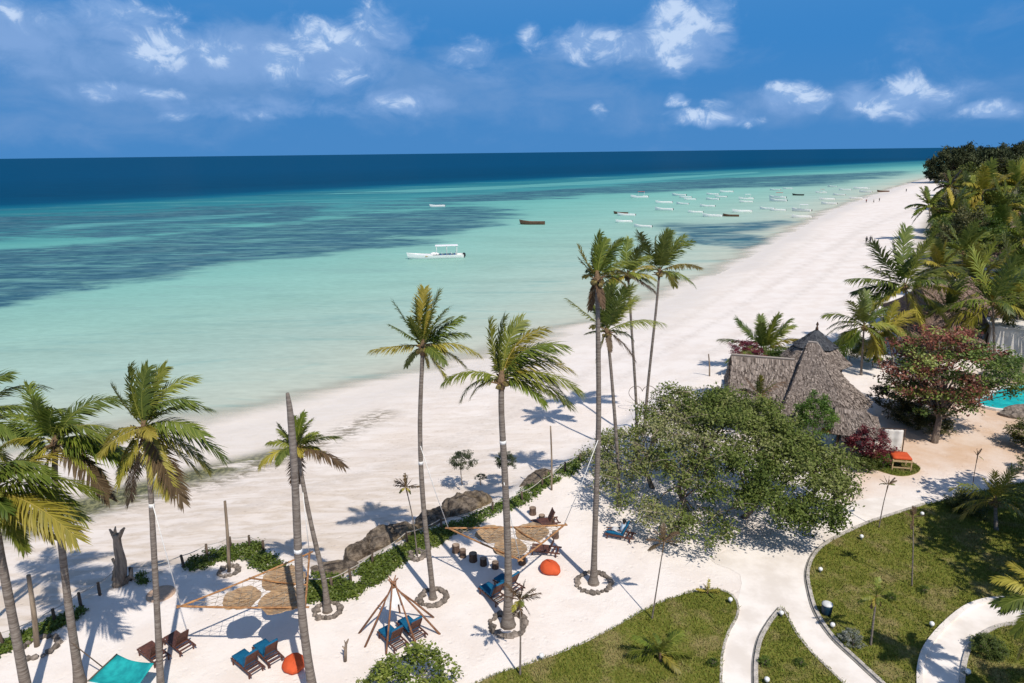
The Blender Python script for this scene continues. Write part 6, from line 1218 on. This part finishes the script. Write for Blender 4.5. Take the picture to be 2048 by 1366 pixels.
# ------------------------------------------------------------------ people
M_SKIN = mat_simple('skin', (.18, .10, .065), (.15, .08, .055), 4, .6); M_HAIR = mat_simple('dark_hair', (.012, .010, .009), None, 6, .7)
def cloth(name, c): return mat_simple(name, c, tuple(v * .8 for v in c), 5, .85)
def skin_body(J, E_, R_, name='body'):
    me = bpy.data.meshes.new(name); me.from_pydata(J, E_, []); o = bpy.data.objects.new(name, me); COL.objects.link(o)
    o.modifiers.new('skin', 'SKIN'); sv = me.skin_vertices[0].data
    for i, r_ in enumerate(R_): sv[i].radius = (r_, r_) if not isinstance(r_, tuple) else r_
    sv[0].use_root = True; s = o.modifiers.new('sub', 'SUBSURF'); s.levels = 1; s.render_levels = 1
    dg = bpy.context.evaluated_depsgraph_get(); nm = bpy.data.meshes.new_from_object(o.evaluated_get(dg)); bpy.data.objects.remove(o); nm.shade_smooth(); return nm
def person(label, B, rz, pose, shirt, legs, s=1.0, skirt=False):
    T_ = thing('person', label, 'person', B, rz); T_.scale = (s, s, s)
    if pose == 'walk':
        J = [(0, 0, .95), (0, 0, 1.15), (0, 0, 1.40), (0, 0, 1.50), (.02, 0, 1.62), (.01, 0, 1.72), (0, .18, 1.40), (.05, .24, 1.15), (.16, .22, .93), (.2, .22, .85), (0, -.18, 1.40), (-.05, -.24, 1.15), (-.02, -.24, .92), (0, -.24, .83), (0, .09, .90), (.12, .1, .50), (.06, .1, .10), (.20, .1, .04), (0, -.09, .90), (-.05, -.1, .50), (-.22, -.1, .13), (-.10, -.1, .04)]
    else:   # sitting on the lounger, legs stretched towards -x
        J = [(0, 0, .52), (.05, 0, .72), (.12, 0, .98), (.13, 0, 1.08), (.12, 0, 1.20), (.11, 0, 1.29), (.12, .18, .98), (.02, .25, .74), (-.20, .2, .64), (-.28, .18, .63), (.12, -.18, .98), (.02, -.25, .74), (-.18, -.2, .66), (-.26, -.18, .65), (-.05, .1, .52), (-.45, .12, .60), (-.86, .12, .50), (-.92, .12, .58), (-.05, -.1, .52), (-.46, -.12, .64), (-.84, -.12, .50), (-.90, -.12, .58)]
    E_ = [(0, 1), (1, 2), (2, 3), (3, 4), (4, 5), (2, 6), (6, 7), (7, 8), (8, 9), (2, 10), (10, 11), (11, 12), (12, 13), (0, 14), (14, 15), (15, 16), (16, 17), (0, 18), (18, 19), (19, 20), (20, 21)]
    R_ = [.13, .12, .125, .055, .10, .07, .06, .047, .035, .03, .06, .047, .035, .03, .09, .06, .042, .035, .09, .06, .042, .035]
    link('body', skin_body(J, E_, R_), T_, M_SKIN)
    def sleeve(idx, rad, nm, mm): MB().tube([J[i] for i in idx], rad, 10).build(nm, mm, T_, True)
    mb = MB(); mb.tube([J[0], J[1], J[2], Vector(J[3]) - Vector((0, 0, .03))], [.165, .15, .175, .08], 10); mb.tube([J[2], J[6], J[7]], [.10, .085, .07], 8); mb.tube([J[2], J[10], J[11]], [.10, .085, .07], 8); mb.build('shirt', shirt, T_, True)
    mb = MB(); mb.tube([J[0], J[14], J[15], Vector(J[15]).lerp(Vector(J[16]), .3)], [.15, .115, .08, .07], 8); mb.tube([J[0], J[18], J[19], Vector(J[19]).lerp(Vector(J[20]), .3)], [.15, .115, .08, .07], 8); mb.build('trousers', legs, T_, True)
    h = Vector(J[4]); MB().lathe([(.02, .125), (.08, .105), (.112, .05), (.116, 0), (.10, -.05)][::-1], h + Vector((.015, 0, .015)), 10).build('hair', M_HAIR, T_, True)
    return T_
def wrot(o, loc): return o
B = lg.location.copy(); p_ = person('person in a pale blue shirt sitting on the lounger under the big tree', Vector((B.x, B.y, -.06)) + Vector((math.cos(lg.rotation_euler.z), math.sin(lg.rotation_euler.z), 0)) * .08, lg.rotation_euler.z, 'sit', cloth('pale_blue_shirt', (.45, .55, .66)), cloth('white_trousers', (.6, .6, .6)))
DK = cloth('dark_clothes', (.05, .05, .06)); WHC = cloth('white_clothes', (.6, .58, .55)); RDC = cloth('red_clothes', (.3, .05, .04))
for lab, px, rz, a, c in (('left walker in dark clothes of the pair on the beach', (1732, 487), 1.2, DK, DK), ('right walker in dark clothes of the pair on the beach', (1740, 486), 1.2, DK, DK), ('person in dark clothes near the far waterline, right of three', (1758, 404), .3, DK, DK), ('person near the far waterline, middle of three', (1747, 406), 2, WHC, DK), ('person near the far waterline, left of three', (1732, 406), 1, RDC, DK), ('distant person standing on the far beach by the headland', (1812, 384), 1, DK, DK)):
    person(lab, gb(*px), rz, 'walk', a, c)
